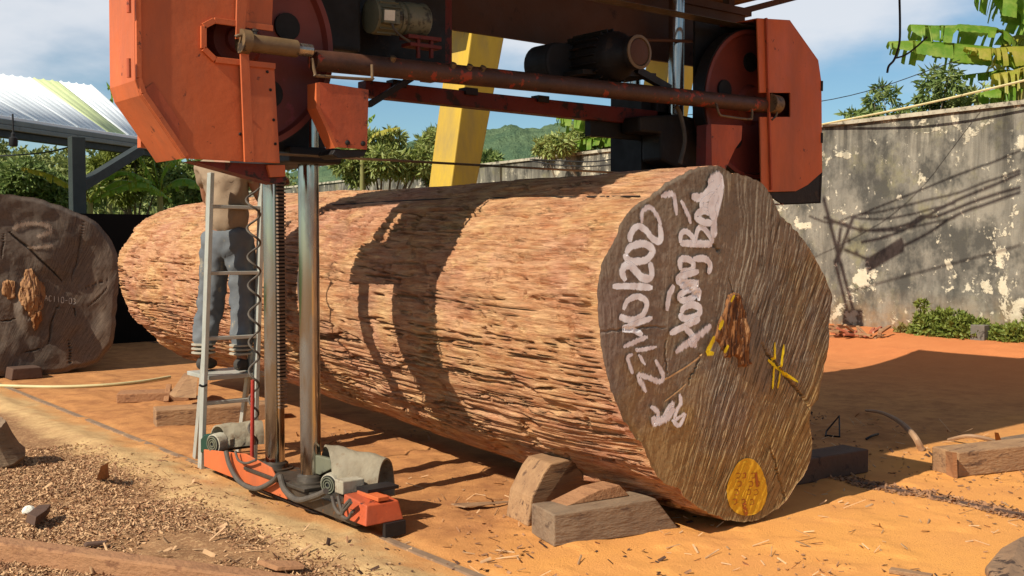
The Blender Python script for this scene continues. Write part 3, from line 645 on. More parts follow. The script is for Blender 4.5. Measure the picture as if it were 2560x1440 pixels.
# rotten heart: fibrous broken wood standing proud of the cut
def inpoly(x, z, poly):
    r_ = np.zeros(x.shape, bool); n_p = len(poly); d_ = np.full(x.shape, 9.)
    for i in range(n_p):
        (x0, z0), (x1, z1) = poly[i], poly[(i+1) % n_p]
        c_ = ((z0 > z) != (z1 > z)) & (x < (x1-x0)*(z-z0)/((z1-z0)+1e-12)+x0); r_ ^= c_
        t = np.clip(((x-x0)*(x1-x0)+(z-z0)*(z1-z0))/((x1-x0)**2+(z1-z0)**2+1e-12), 0, 1); d_ = np.minimum(d_, np.hypot(x-x0-t*(x1-x0), z-z0-t*(z1-z0)))
    return np.where(r_, d_, -d_)
def heart(pxl, plane, hf, mat, parent, amp, seed, name='broken_heartwood', fz_=4):
    poly = [(lambda p: (p[0], p[2]))(PY(x, y, plane)) for x, y in pxl]; pa_ = np.array(poly)
    gx_ = np.arange(pa_[:, 0].min()-.05, pa_[:, 0].max()+.05, .006); gz_ = np.arange(pa_[:, 1].min()-.05, pa_[:, 1].max()+.05, .006)
    X_, Z_ = np.meshgrid(gx_, gz_, indexing='ij'); d_ = inpoly(X_, Z_, poly)+.045*(fbm(X_*22, Z_*12, 0, seed, 3)-.5)
    st_ = np.floor(fbm(X_*13, Z_*fz_, 0, seed+1, 2)*7)/7
    h_ = hf(X_, Z_)+amp*(.25+1.1*st_)+.03*(fbm(X_*50, Z_*9, 0, seed+2, 3)-.5)-(1-sstep(-.012, .03, d_))*(amp*1.5+.05)
    k = (d_ > -.02); f_ = gridfaces(len(gx_), len(gz_)); kk = k.reshape(-1); f_ = f_[kk[f_].all(1)]
    used = np.unique(f_); mp_ = np.zeros(kk.size, int); mp_[used] = np.arange(len(used))
    v_ = np.stack([X_, plane-h_, Z_], -1).reshape(-1, 3)[used]
    return link(name, npmesh(name, v_, mp_[f_]), mat, parent)
heart(A((1000,1150),(1060,1060),(1090,950),(1200,930),(1225,1060),(1255,1250),(1245,1390),(1285,1450),(1275,1500),(1160,1500),(1150,1440),(1060,1430),(985,1290)), YE, face_h, 'rot', cut, .022, 700)
heart(A((1140,1105),(1222,1080),(1250,1250),(1245,1380),(1190,1390),(1130,1290)), YE, face_h, 'rot_pale', cut, .036, 720, 'heart_splinter')
# string along the log and across the cut
def lsurf_px(x, y):
    """where the line of sight through (x,y) meets the bark"""
    d = _f+_r*(x-1280)/FOC-_u*(y-720)/FOC; ts = np.linspace(4, 16, 900); q_ = _C+ts[:, None]*d
    th = np.arctan2(q_[:, 2]-C0[1]-.0, -(q_[:, 0]-C0[0])); k = sstep(0, .8, np.clip((q_[:, 1]-YE)/(YF-YE), 0, 1))
    cx = C0[0]+(4.86-C0[0])*k; cz = C0[1]+(1.19-C0[1])*k
    th = np.arctan2(q_[:, 2]-cz, -(q_[:, 0]-cx)); s = log_surface(th, q_[:, 1])
    ins = np.hypot(q_[:, 0]-cx, q_[:, 2]-cz) < np.hypot(s[:, 0]-cx, s[:, 2]-cz)
    ins &= (q_[:, 1] > YE) & (q_[:, 1] < YF)
    i = np.argmax(ins); return q_[i]-d*.02
tag(MB().tube(spline([lsurf_px(x, y) for x, y in ((830,512),(950,505),(1080,498),(1250,494),(1400,492),(1600,490))], 30), .004, 6).build('marking_string', 'wire'), 'thin dark marking string stretched along the upper side of the giant log', 'string')

# ================================================================== BANDSAW MILL
YD = 5.20                                   # front plane of the wheel guards
mill = thing('bandsaw_mill', (4.6, 5.8, 0), 'large orange bandsaw mill straddling the giant log on chromed columns', 'sawmill')
def XZ(pts, y): return [(x, y, z) for x, z in pts]
def strip(pts, y0, y1, th, inward):
    """sheet metal band following an outline in XZ between two Y planes"""
    mb = MB(); pts = [np.array(p, float) for p in pts]
    for a, b in zip(pts[:-1], pts[1:]):
        n = nrm(np.array([-(b-a)[1], (b-a)[0]]))*th*inward
        mb.hexa([(a[0], y0, a[1]), (b[0], y0, b[1]), (b[0], y1, b[1]), (a[0], y1, a[1]), (a[0]+n[0], y0, a[1]+n[1]), (b[0]+n[0], y0, b[1]+n[1]), (b[0]+n[0], y1, b[1]+n[1]), (a[0]+n[0], y1, a[1]+n[1])])
    return mb
def D(x, y, yy=YD): p = PY(x, y, yy); return (p[0], p[2])
# ---- left wheel guard
Lout = [D(700,408), D(460,396), D(395,300), D(352,238), D(340,200), (D(340,60)[0], 3.02), (2.18, 3.34), (2.63, 3.34)]
slot = [D(680,72), D(534,52), D(507,66), D(507,122), D(536,150), D(686,166)]
door = MB().prism(XZ([Lout[-1]]+slot+Lout[:-1], YD), (0, .014, 0)).build('wheel_guard_door', 'orange', mill, bevel=.003)
door['label'] = 'large orange wheel guard door with octagonal slot'
strip(Lout[1:], YD+.016, YD+.37, .008, -1).build('guard_rim', 'orange', mill)
mbt = MB()
ins = [np.array(p)+np.array([.012, .010]) for p in Lout[1:6]]
for a, b in zip(ins[:-1], ins[1:]): mbt.bar((a[0], YD-.007, a[1]), (b[0], YD-.007, b[1]), .012, .026, up=nrm(np.cross(np.array([b[0]-a[0], 0, b[1]-a[1]]), (0, 1, 0))))
mbt.build('edge_trim', 'orange', door, bevel=.002)
mbt = MB()
for a, b in zip(slot[:-1], slot[1:]): mbt.bar((a[0], YD-.008, a[1]), (b[0], YD-.008, b[1]), .014, .03, up=nrm(np.cross(np.array([b[0]-a[0], 0, b[1]-a[1]]), (0, 1, 0))))
mbt.build('slot_trim', 'orange', door, bevel=.002)
for x, y in ((322,170),(322,8)):
    p = PY(x, y, YD-.006); MB().cyl(p-np.array([0, 0, .045]), p+np.array([0, 0, .045]), .011, 10).build('hinge', 'orange_b', door, smooth=True)
for x, y in ((617,288),(600,335),(668,180),(676,225),(684,300),(688,360)):
    p = PY(x, y, YD); MB().lathe(p+np.array([0, .002, 0]), (0, -1, 0), [(.008, 0), (.008, .006), (.004, .009)], 8).build('bolt', 'dark_iron', door)
a, b, c_, d_ = D(380,205), D(440,295), D(448,360), D(388,300)
MB().prism(XZ([D(383,206), D(441,292), D(447,300), D(448,362), D(350,232)], YD-.006), (0, .005, 0)).build('corner_patch', 'orange_b', door)
MB().prism([PY(595,-120,YD-.02), PY(627,-120,YD-.02), PY(612,97,YD-.02), PY(590,97,YD-.02)], (0, .014, 0)).build('door_strap', 'orange', door, bevel=.002)
MB().prism([PY(600,100,YD-.03), PY(621,100,YD-.03), PY(637,405,YD-.03), PY(612,405,YD-.03)], (0, .014, 0)).build('door_strap', 'orange', door, bevel=.002)
MB().tube(spline([PY(588,92,YD-.04), PY(600,88,YD-.05), PY(618,90,YD-.05), PY(628,104,YD-.04)], 10), .009, 8).build('strap_hook', 'pipe_brown', door, smooth=True)
# back plate, wheel
MB().prism(XZ([(2.0, 2.42), (2.18, 2.1), (3.0, 2.1), (3.05, 3.3), (2.2, 3.3), (2.0, 3.0)], YD+.36), (0, .02, 0)).build('guard_back', 'black', mill)
def wheel(cx, cz, y):
    wobj = MB().lathe((cx, y, cz), (0, -1, 0), [(.05, -.1), (.52, -.1), (.575, -.1), (.575, .03), (.545, .03), (.53, -.005), (.50, -.015), (.16, -.012), (.13, .03), (.07, .035), (.06, .05)], 96).build('saw_wheel', 'wheel_red', mill, smooth=True)
    MB().lathe((cx, y, cz), (0, -1, 0), [(.576, -.09), (.584, -.09), (.584, .02), (.576, .02)], 96, True).build('tyre', 'dark_iron', wobj, smooth=True)
    for k in range(5):
        a_ = k*2*math.pi/5+.35; q_ = np.array([cx+.33*math.cos(a_), y, cz+.33*math.sin(a_)])
        MB().lathe(q_, (0, -1, 0), [(.075, -.02), (.075, .004), (.066, .004)], 20).build('lightening_hole', 'black', wobj, smooth=True)
    return wobj
wheel(2.48, 2.655, YD+.2); wheel(6.78, 2.655, YD+.2)
# blade: thin band round both wheels
for z in (2.655-.586, 2.655+.586): MB().box((2.48, YD+.12, z-.0015), (6.78, YD+.26, z+.0015)).build('saw_blade', 'steel_dark', mill)
# dark chute below the guard and fittings
MB().prism([PY(480,402,YD+.05), PY(690,460,YD+.05), PY(718,450,YD+.05), PY(704,412,YD+.05)], (0, .12, 0)).build('sawdust_chute', 'red_rust', mill)
MB().prism([PY(668,412,YD+.03), PY(713,412,YD+.03), PY(714,441,YD+.03), PY(676,443,YD+.03)], (0, .12, 0)).build('chute_bracket', 'orange', mill, bevel=.003)
MB().prism([PY(352,330,YD+.4), PY(420,330,YD+.4), PY(420,372,YD+.4), PY(352,368,YD+.4)], (0, .05, 0)).build('rear_bracket', 'orange', mill)
# flap guards
fl = MB().prism([PY(x, y, YD-.05) for x, y in ((800,205),(922,224),(918,374),(846,368),(800,268))], (0, .012, 0)).build('blade_flap', 'orange_b', mill, bevel=.002)
MB().prism([PY(x, y, YD-.05) for x, y in ((800,205),(800,268),(846,368),(838,370),(791,270),(791,207))], (0, .10, 0)).build('flap_side', 'orange', fl)
for x, y in ((868,357),(907,359)): MB().lathe(PY(x, y, YD-.05), (0, -1, 0), [(.014, -.01), (.014, .008), (.007, .012)], 8).build('bolt', 'dark_iron', fl)
MB().prism([PY(x, y, YD-.03) for x, y in ((838,374),(918,374),(910,392),(846,396),(830,386))], (0, .16, 0)).build('blade_guide', 'dark_iron', mill, bevel=.004)
fl2 = MB().prism([PY(x, y, YD-.05) for x, y in ((1778,310),(1856,314),(1854,350),(1838,372),(1812,428),(1780,428))], (0, .012, 0)).build('blade_flap', 'orange_b', mill, bevel=.002)
MB().prism([PY(x, y, YD-.05) for x, y in ((1778,310),(1780,428),(1764,430),(1766,312))], (0, .09, 0)).build('flap_side', 'red_rust', fl2)
for x0, x1, y0, y1 in ((780,930,150,200),(1790,1880,262,300)):
    pts = [PY(x0,y0-4,YD-.04), PY(x0+8,y1-16,YD-.05), PY(x0+20,y1-10,YD-.05), PY(x1-8,y1-2,YD-.05), PY(x1,y1-8,YD-.05), PY(x1,y0+12,YD-.04)]
    MB().tube(spline(pts, 18), .009, 8).build('flap_handle', 'pipe_brown', mill, smooth=True)
# ---- main pipe, spindle, lower beam, girder
pA, pB = PY(782,150,YD+.04), PY(1936,266,YD+.04)
MB().cyl(pA, pB, .058, 28).build('guide_pipe', 'pipe', mill, smooth=True)
MB().cyl(PY(608,105,YD-.01), PY(740,122,YD-.01), .046, 24).build('tension_spindle', 'pipe_brown', mill, smooth=True)
MB().cyl(PY(738,122,YD-.01), PY(778,127,YD-.01), .034, 20).build('spindle_rod', 'chrome', mill, smooth=True)
MB().cyl(PY(600,102,YD-.03), PY(622,106,YD-.03), .062, 24).build('spindle_collar', 'pipe_brown', mill, smooth=True)
MB().lathe(PY(637,88,YD-.01), (0, 0, 1), [(.012, -.02), (.012, .02), (.018, .02), (.018, .03)], 8).build('spindle_screw', 'steel_dark', mill)
for t in (.12, .225, .255, .28):
    q_ = pA+(pB-pA)*t+np.array([0, -.05, .045]); MB().lathe(q_, (0, -.6, .8), [(.018, -.02), (.018, .012), (.010, .014)], 10).build('bolt', 'pipe_brown', mill, smooth=True)
lb = [PY(915,200,5.72), PY(1700,283,5.72), PY(1700,322,5.72), PY(915,240,5.72)]
MB().prism(lb, (0, .10, 0)).build('lower_beam', 'red_rust', mill, bevel=.006)
for x in (1000, 1180, 1360): 
    p = PY(x, 205+(x-915)*.105, 5.7); MB().box(p-np.array([.05, 0, .01]), p+np.array([.05, .08, .035])).build('beam_lug', 'dark_iron', mill)
gz0 = 3.015
MB().box((4.16, 5.93, gz0), (7.35, 5.96, 3.52)).build('girder_plate', 'girder', mill)
MB().box((1.95, 5.90, 3.50), (7.4, 6.12, 3.56)).build('girder_flange', 'girder', mill)
MB().box((4.10, 5.80, 2.66), (4.19, 6.05, 3.50)).build('girder_post', 'red_rust', mill, bevel=.004)
MB().box((3.15, 5.75, 2.72), (4.10, 5.78, 3.50)).build('motor_back_plate', 'dark_iron', mill)
MB().box((3.08, 5.52, 3.08), (3.22, 5.9, 3.5)).build('motor_side_plate', 'red_rust', mill)
MB().box((3.0, 5.5, 2.70), (3.32, 5.75, 3.1)).build('gear_housing', 'black', mill, bevel=.02)
MB().box((3.42, 5.5, 2.62), (4.1, 5.74, 2.66)).build('motor_shelf', 'red_rust', mill)
# small grey motor
m0, m1 = PY(925,40,5.5), PY(1075,55,5.5); ax = nrm(m1-m0)
mo = MB().lathe(m0, ax, [(.07, -.01), (.10, 0), (.10, .02), (.092, .025), (.092, .17), (.10, .175), (.10, .2), (.085, .21), (.10, .22), (.105, .25), (.105, .37), (.09, .385)], 32).build('feed_motor', 'grey_motor', mill, smooth=True)
bx = PY(980,42,5.38); MB().box(bx-np.array([.055, 0, .04]), bx+np.array([.06, .07, .045])).build('terminal_box', 'grey_motor', mo, bevel=.008)
MB().prism([PY(962,24,5.375), PY(988,26,5.375), PY(987,52,5.375), PY(961,50,5.375)], (0, .004, 0)).build('label_plate', 'stone_white', mo)
for i in range(14):
    a_ = i/14*2*math.pi; q_ = m0+ax*.03; dr = np.array([0, math.cos(a_), math.sin(a_)]); MB().bar(q_+dr*.095, q_+ax*.13+dr*.095, .006, .016, up=dr).build('cooling_fin', 'grey_motor', mo)
br = MB(); br.bar(PY(1010,92,5.45), PY(1092,102,5.45), .1, .022); br.bar(PY(1015,112,5.45), PY(1092,122,5.45), .1, .02); br.bar(PY(1078,92,5.42), PY(1078,145,5.42), .02, .02); br.bar(PY(1045,92,5.42), PY(1045,145,5.42), .02, .02)
br.build('motor_bracket', 'red_rust', mill)
MB().tube(spline([PY(980,58,5.37), PY(985,72,5.36), PY(1000,88,5.36), PY(1024,104,5.38)], 12), .007, 8).build('motor_cable', 'cable', mill, smooth=True)
# drive motor and belt guard
dm = PY(1597,130,5.02); bodyR = .165
dmo = MB().lathe(dm, (0, 1, 0), [(.06, .0), (.105, .0), (.112, .01), (.112, .045), (.095, .06), (.12, .12), (.15, .16), (bodyR, .2), (bodyR, .62), (.14, .66)], 40).build('drive_motor', 'dark_iron', mill, smooth=True)
MB().lathe(dm, (0, -1, 0), [(.085, -.01), (.085, .006), (.08, .008)], 32).build('end_cap', 'girder', dmo, smooth=True)
MB().lathe(dm, (0, -1, 0), [(.106, -.01), (.112, .008), (.092, .012), (.088, -.002)], 40, True).build('end_ring', 'pipe_brown', dmo, smooth=True)
for i in range(20):
    a_ = i/20*2*math.pi; q_ = dm+np.array([0, .24, 0]); dr = np.array([math.cos(a_), 0, math.sin(a_)]); MB().bar(q_+dr*(bodyR+.008), q_+np.array([0, .34, 0])+dr*(bodyR+.008), .008, .03, up=dr).build('cooling_fin', 'dark_iron', dmo)
gp = []
for a_ in np.linspace(90, 270, 14): gp.append((PY(1374,160,5.6)[0]+.115*math.cos(R(a_)), PY(1374,160,5.6)[2]+.135*math.sin(R(a_))))
gp += [(PY(1540,205,5.6)[0], PY(1540,208,5.6)[2]), (PY(1540,110,5.6)[0], PY(1374,120,5.6)[2]+.03)]
MB().prism(XZ(gp, 5.5), (0, .25, 0)).build('belt_guard', 'black', mill, bevel=.02)
MB().bar(PY(1590,175,5.3), PY(1672,222,5.3), .05, .05).build('motor_brace', 'dark_iron', mill)
MB().bar((4.9, 5.45, 2.72), (5.6, 5.45, 2.76), .3, .03).build('motor_shelf', 'dark_iron', mill)
# brace rod and right hand gearing
MB().bar(PY(922,262,5.6), PY(1028,196,5.6), .035, .035).build('brace_rod', 'dark_iron', mill)
MB().tube(spline([PY(1615,100,5.6), PY(1700,102,5.6), PY(1880,110,5.6)], 6), .012, 8).build('stay_rod', 'girder', mill, smooth=True)
# ---- right wheel guard
Rout = [D(1904,480), D(1893,45), D(1975,50), D(2046,150), D(2054,205), D(2056,430), D(2052,508), D(1960,512)]
rs = [D(1938,232), D(1976,232), D(1976,292), D(1938,292)]
mbd = MB().prism(XZ([D(1904,480), D(1900,292)] + [D(1938,292), D(1976,292), D(1976,232), D(1938,232)] + [D(1899,232), D(1893,45), D(1975,50), D(2046,150), D(2054,205), D(2056,430), D(2020,462), D(1990,478)], YD), (0, .014, 0))
rd = mbd.build('wheel_guard_door', 'orange', mill, bevel=.003); rd['label'] = 'shaded rust-orange wheel guard door beside the wall'
strip([D(1893,45), D(1975,50), D(2046,150), D(2054,205), D(2056,430), D(2053,508), D(1960,512)], YD+.016, YD+.37, .008, -1).build('guard_rim', 'orange_b', mill)
MB().prism([PY(x, y, YD+.016) for x, y in ((1906,476),(1990,478),(2020,462),(2056,430),(2052,508),(1960,512))], (0, .02, 0)).build('dark_skirt', 'dark_iron', mill)  # dark lower piece below the orange of the right guard
MB().bar(PY(1915,45,YD-.012), PY(1928,475,YD-.012), .016, .018, up=(0, 1, 0)).build('door_strap', 'orange_b', rd)
MB().prism(XZ([(6.3, 2.1), (7.3, 2.05), (7.35, 3.25), (6.3, 3.3)], YD+.36), (0, .02, 0)).build('guard_back', 'black', mill)
for y in (215, 345): 
    p = PY(2054, y, YD); MB().cyl(p-np.array([0, 0, .04]), p+np.array([0, 0, .04]), .012, 8).build('hinge', 'dark_iron', rd)
MB().cyl(PY(1925,258,YD-.02), PY(1944,262,YD-.02), .07, 20).build('pipe_collar', 'pipe_brown', mill, smooth=True)
MB().tube(spline([PY(1930,300,YD-.03), PY(1942,285,YD-.04), PY(1940,255,YD-.04), PY(1928,235,YD-.03)], 10), .008, 8).build('strap_hook', 'pipe_brown', rd, smooth=True)
# ---- columns (two each side) and slide blocks
for X in (3.05, 6.2):
    for Y, rc in ((6.12, .06), (5.66, .06)):
        c1 = MB().cyl((X, Y, .15), (X, Y, 3.5), rc, 40).build('column', 'chrome', mill, smooth=True)
        MB().lathe((X, Y, .17), (0, 0, 1), [(.11, -.02), (.11, .012), (.085, .014), (.08, .04), (.066, .05)], 32).build('column_flange', 'steel_dark', c1, smooth=True)
        if Y > 6:
            dr = nrm([.35, -.94, 0]); rk = MB(); sd = np.array([-dr[1], dr[0], 0]); o0 = np.array([X, Y, 0])+dr*.058
            rk.hexa([o0-sd*.032+np.array([0, 0, .75]), o0+sd*.032+np.array([0, 0, .75]), o0+sd*.032+dr*.008+np.array([0, 0, .75]), o0-sd*.032+dr*.008+np.array([0, 0, .75]), o0-sd*.032+np.array([0, 0, 2.4]), o0+sd*.032+np.array([0, 0, 2.4]), o0+sd*.032+dr*.008+np.array([0, 0, 2.4]), o0-sd*.032+dr*.008+np.array([0, 0, 2.4])])
            rko = rk.build('rack', 'dark_iron', c1)
            tm = None
            for k in range(70):
                z = .56+k*.0225
                if tm is None:
                    t1 = MB(); a_ = o0+np.array([0, 0, z]); t1.hexa([a_-sd*.034, a_+sd*.034, a_+sd*.034+dr*.02, a_-sd*.034+dr*.02] + [q_+np.array([0, 0, .011]) for q_ in (a_-sd*.034, a_+sd*.034, a_+sd*.034+dr*.017, a_-sd*.034+dr*.017)])
                    t0 = t1.build('rack_tooth', 'rail_steel', rko); tm = t0
                else:
                    t_c = tm.copy(); COL.objects.link(t_c); t_c.parent = rko; t_c.location = (0, 0, k*.0225)
    s_ = -1 if X < 4 else 1
    MB().box((X-.2, 5.5, 2.04), (X+.13, 6.3, 2.13)).build('slide_block', 'dark_iron', mill, bevel=.01)
    MB().box((X-.15, 5.72, 2.13), (X+.15, 6.0, 2.7)).build('slide_housing', 'dark_iron', mill, bevel=.01)
# right side masses seen dark against the trees
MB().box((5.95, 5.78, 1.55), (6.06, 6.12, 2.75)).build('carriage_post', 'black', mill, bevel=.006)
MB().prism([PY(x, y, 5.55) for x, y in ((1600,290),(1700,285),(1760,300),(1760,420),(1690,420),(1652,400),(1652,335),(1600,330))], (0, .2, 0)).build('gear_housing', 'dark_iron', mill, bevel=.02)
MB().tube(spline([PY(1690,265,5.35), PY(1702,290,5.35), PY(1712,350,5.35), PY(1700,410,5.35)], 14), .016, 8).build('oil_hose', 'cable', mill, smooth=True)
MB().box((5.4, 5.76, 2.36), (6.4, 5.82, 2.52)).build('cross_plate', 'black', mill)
# ---- travelling feet on the rails
for X in (3.05, 6.2):
    ft = MB().hexa([(X-.10, 4.98, .06), (X+.10, 4.98, .06), (X+.10, 7.0, .06), (X-.10, 7.0, .06), (X-.10, 4.98, .15), (X+.10, 4.98, .15), (X+.10, 7.0, .15), (X-.10, 7.0, .15)]).build('foot_beam', 'steel_dark', mill, bevel=.006)
    MB().prism([(X-.115, 5.75, .065), (X-.115, 5.95, .22), (X-.115, 6.3, .25), (X-.115, 6.95, .18), (X-.115, 6.95, .065)], (.012, 0, 0)).build('foot_side_plate', 'orange', ft, bevel=.003)
    MB().box((X-.13, 5.5, .152), (X+.13, 6.3, .172)).build('foot_top_plate', 'steel_dark', ft, bevel=.003)
    MB().hexa([(X-.11, 4.86, .085), (X+.13, 4.86, .085), (X+.13, 5.1, .085), (X-.11, 5.1, .085), (X-.09, 4.88, .19), (X+.11, 4.88, .19), (X+.11, 5.12, .21), (X-.09, 5.12, .21)]).build('end_block', 'orange_b', ft, bevel=.006)
    MB().box((X-.02, 4.88, .2), (X+.05, 5.1, .222)).build('block_rib', 'orange', ft, bevel=.003)
    MB().box((X+.0, 4.84, .01), (X+.13, 4.87, .085)).build('rail_wiper', 'dark_iron', ft)
    for y in (5.25, 6.75): MB().lathe((X-.02, y, .105), (1, 0, 0), [(.02, -.03), (.085, -.03), (.085, .0), (.07, .002), (.07, .04), (.02, .04)], 28).build('rail_wheel', 'steel_dark', ft, smooth=True)
# hooded motors on the near foot
def arch(c0, c1, r, h, th, n=16, cut_=0):
    c0, c1 = np.array(c0, float), np.array(c1, float); d = nrm(c1-c0); sd = nrm(np.cross(d, (0, 0, 1))); mb = MB(); m = 10; vs = []
    for layer in (0, th):
        for i in range(m+1):
            c = c0+(c1-c0)*i/m; wob = .012*math.sin(i*2.1)+.006*math.sin(i*.9+2)
            for j in range(n+1):
                a_ = math.pi*(j/n)*1.12-.06*math.pi
                vs.append(c+sd*math.cos(a_)*(r-layer+wob*math.sin(j*1.3))+np.array([0, 0, 1])*max(math.sin(a_), -.9)*(h-layer)*(1+.03*math.sin(i*1.3+j*.5))+d*cut_*(1-i/m)*(.5+.5*math.cos(a_)))
    k = (m+1)*(n+1); fs = []
    for l_ in (0, 1):
        for i in range(m):
            for j in range(n):
                q_ = l_*k+i*(n+1)+j; fs.append((q_, q_+1, q_+n+2, q_+n+1))
    for i in range(m):
        for j in (0, n): fs.append((i*(n+1)+j, (i+1)*(n+1)+j, k+(i+1)*(n+1)+j, k+i*(n+1)+j))
    for i in (0, m):
        for j in range(n): fs.append((i*(n+1)+j, i*(n+1)+j+1, k+i*(n+1)+j+1, k+i*(n+1)+j))
    mb.add(vs, fs); return mb
def fanface(c, ax, r, par):
    MB().lathe(c, ax, [(r*.98, -.002), (r*.98, .002)], 24).build('fan_grille', 'black', par)
    for k, rr_ in enumerate((.88, .62, .36)):
        MB().lathe(c, ax, [(r*rr_, .003), (r*rr_, .009), (r*(rr_-.13), .009), (r*(rr_-.13), .003)], 24, True).build('grille_ring', 'grey_motor', par)
def foot_motor(c, ax, r, L_):
    ax = nrm(ax); mt = MB().lathe(c, ax, [(r*.7, -.004), (r*.95, 0), (r, .02), (r, .07), (r*.9, .075), (r*.9, L_), (r*.6, L_+.02)], 28).build('travel_motor', 'white_motor', mill, smooth=True)
    fanface(np.array(c)-ax*.004, -ax, r*.86, mt); return mt
m_ = foot_motor(PX(822,1212,3.02), (.55, .2, .02), .065, .25)
bxp = PX(865,1215,3.02); MB().box(bxp-np.array([.05, .05, .035]), bxp+np.array([.09, .04, .04])).build('terminal_box', 'white_motor', m_, bevel=.006)
hc0, hc1 = PX(815,1200,3.06), PX(965,1235,3.30)
hd = arch(hc0+np.array([-.03, .12, .0]), hc1, .135, .215, .012, cut_=.2); hd.build('motor_hood', 'hood', mill, smooth=True)
MB().prism([PX(x, y, 3.05)+np.array([0, .06, 0]) for x, y in ((762,1178),(770,1158),(800,1142),(838,1152),(842,1176),(812,1192))], (.03, .02, 0)).build('mossy_cover', 'grey_motor', mill, bevel=.006)
m_ = foot_motor(PX(533,1110,2.95), (.8, .25, .02), .068, .28)
arch(PX(530,1108,2.98), PX(655,1095,3.3), .105, .125, .012, cut_=.08).build('motor_hood', 'hood', mill, smooth=True)
MB().prism([PX(x, y, 2.99) for x, y in ((502,1100),(512,1088),(532,1086),(530,1130),(502,1132))], (.02, .05, 0)).build('fan_cowl', 'green_plastic', mill, bevel=.006)
MB().box((3.0, 6.95, .15), (3.28, 7.1, .2)).build('motor_foot', 'dark_iron', mill)
MB().box((3.04, 5.0, .222), (3.24, 5.12, .24)).build('motor_foot', 'dark_iron', mill)
for pts, r_ in (([(565,1128),(575,1165),(600,1205),(640,1222),(680,1205),(695,1188)],.016),([(700,1188),(712,1225),(745,1250),(790,1240),(815,1228)],.018),([(830,1240),(838,1270),(852,1285),(862,1265),(875,1250)],.010),([(845,1240),(852,1268),(858,1278),(878,1256)],.009),([(588,1128),(596,1150),(615,1158),(640,1150)],.008),([(860,1275),(856,1290),(870,1296),(880,1280)],.009)):
    MB().tube(spline([PX(x, y, 2.90) for x, y in pts], 26), r_, 10).build('power_cable', 'cable', mill, smooth=True)
MB().cyl(PX(632,950,3.12), PX(630,1150,3.12), .013, 12).build('control_rod', 'red_rod', mill, smooth=True)
# coiled cable hanging beside the ladder
hp = []
for i in range(420):
    t = i/419; c = PX(632+4*math.sin(t*3), 470+640*t, 3.14); turns = 5.6*t*2 if False else (t*9.0)
    rad = .045*(1-.35*t); hp.append(c+np.array([math.cos(turns*2*math.pi)*rad, math.sin(turns*2*math.pi)*rad, 0]))
MB().tube(hp, .0075, 7).build('coiled_cable', 'cable', mill, smooth=True)
MB().tube(spline([PX(755,660,3.05)+np.array([-.02, -.02, 0]), PX(746,700,3.03), PX(748,745,3.03), PX(757,770,3.05)+np.array([-.02, -.02, 0])], 14), .007, 7).build('column_hose', 'cable', mill, smooth=True)
# ---- rusty sheet canopy carried by the mill
cr = MB(); nx = 400; xsr = np.linspace(1.55, 8.62, nx); pr_ = []
Xr, Yr = np.meshgrid(xsr, np.linspace(4.05, 7.28, 12), indexing='ij'); Zr = 3.98+.016*np.sin(Xr*2*math.pi/.085)-.02*np.abs(Yr-5.9)
me = npmesh('canopy_sheet', np.stack([Xr, Yr, Zr], -1).reshape(-1, 3), gridfaces(nx, 12)); cs = link('canopy_sheet', me, 'roof_rust', mill)
so_ = cs.modifiers.new('s', 'SOLIDIFY'); so_.thickness = .004
for y in (4.2, 5.7, 7.12): MB().box((1.6, y-.03, 3.84), (8.58, y+.03, 3.935)).build('canopy_purlin', 'roof_rust', mill)
for x in (2.2, 4.6, 7.2): MB().box((x-.03, 4.1, 3.76), (x+.03, 7.24, 3.84)).build('canopy_rafter', 'roof_rust', mill)
for x in (2.2, 4.6, 7.2): MB().box((x-.035, 5.95, 3.56), (x+.035, 6.02, 3.76)).build('canopy_post', 'girder', mill)
MB().bar((7.2, 6.0, 3.5), (8.4, 6.0, 3.86), .05, .05).build('canopy_strut', 'girder', mill)
MB().bar((2.9, 7.2, 3.80), (8.55, 7.2, 3.80), .05, .09).build('canopy_edge_beam', 'roof_rust', mill)

# ================================================================== RAILS
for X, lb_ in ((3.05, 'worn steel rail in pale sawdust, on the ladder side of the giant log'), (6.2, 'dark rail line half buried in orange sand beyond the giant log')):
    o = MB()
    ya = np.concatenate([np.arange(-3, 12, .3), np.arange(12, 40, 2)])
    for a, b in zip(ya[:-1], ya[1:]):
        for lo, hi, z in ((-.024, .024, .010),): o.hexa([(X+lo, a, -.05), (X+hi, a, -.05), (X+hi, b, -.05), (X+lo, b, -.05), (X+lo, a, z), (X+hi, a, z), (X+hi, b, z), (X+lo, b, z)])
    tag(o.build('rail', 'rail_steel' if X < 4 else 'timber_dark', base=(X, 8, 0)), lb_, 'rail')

# ================================================================== LADDER
lad = thing('step_ladder', (3.15, 7.2, 0), 'pale aluminium step ladder beside the toothed column', 'ladder')
YL = 7.16
def rail_px(a, b, y=YL): return PY(*a, y), PY(*b, y)
lt, lbm = rail_px((527,432), (503,1176)); rt, rbm = rail_px((655,440), (634,1160))
MB().bar(lt, lbm, .03, .06, up=(0, 1, 0)).build('stile', 'alu', lad, bevel=.003); MB().bar(rt, rbm, .03, .06, up=(0, 1, 0)).build('stile', 'alu', lad, bevel=.003)
for y in (518, 683, 845, 1006, 1166):
    t = (y-435)/(1172-435); MB().bar(lt+(lbm-lt)*t, rt+(rbm-rt)*t+np.array([0, 0, .004]), .05, .026).build('rung', 'alu', lad, bevel=.004)
bl, bb = PY(530,900,7.25), PY(552,1090,7.75); MB().bar(lt*.3+lbm*.7+np.array([.02, .03, .2]), np.array([lbm[0]+.12, 7.55, 0]), .025, .05, up=(0, 1, 0)).build('rear_stile', 'alu', lad, bevel=.003)
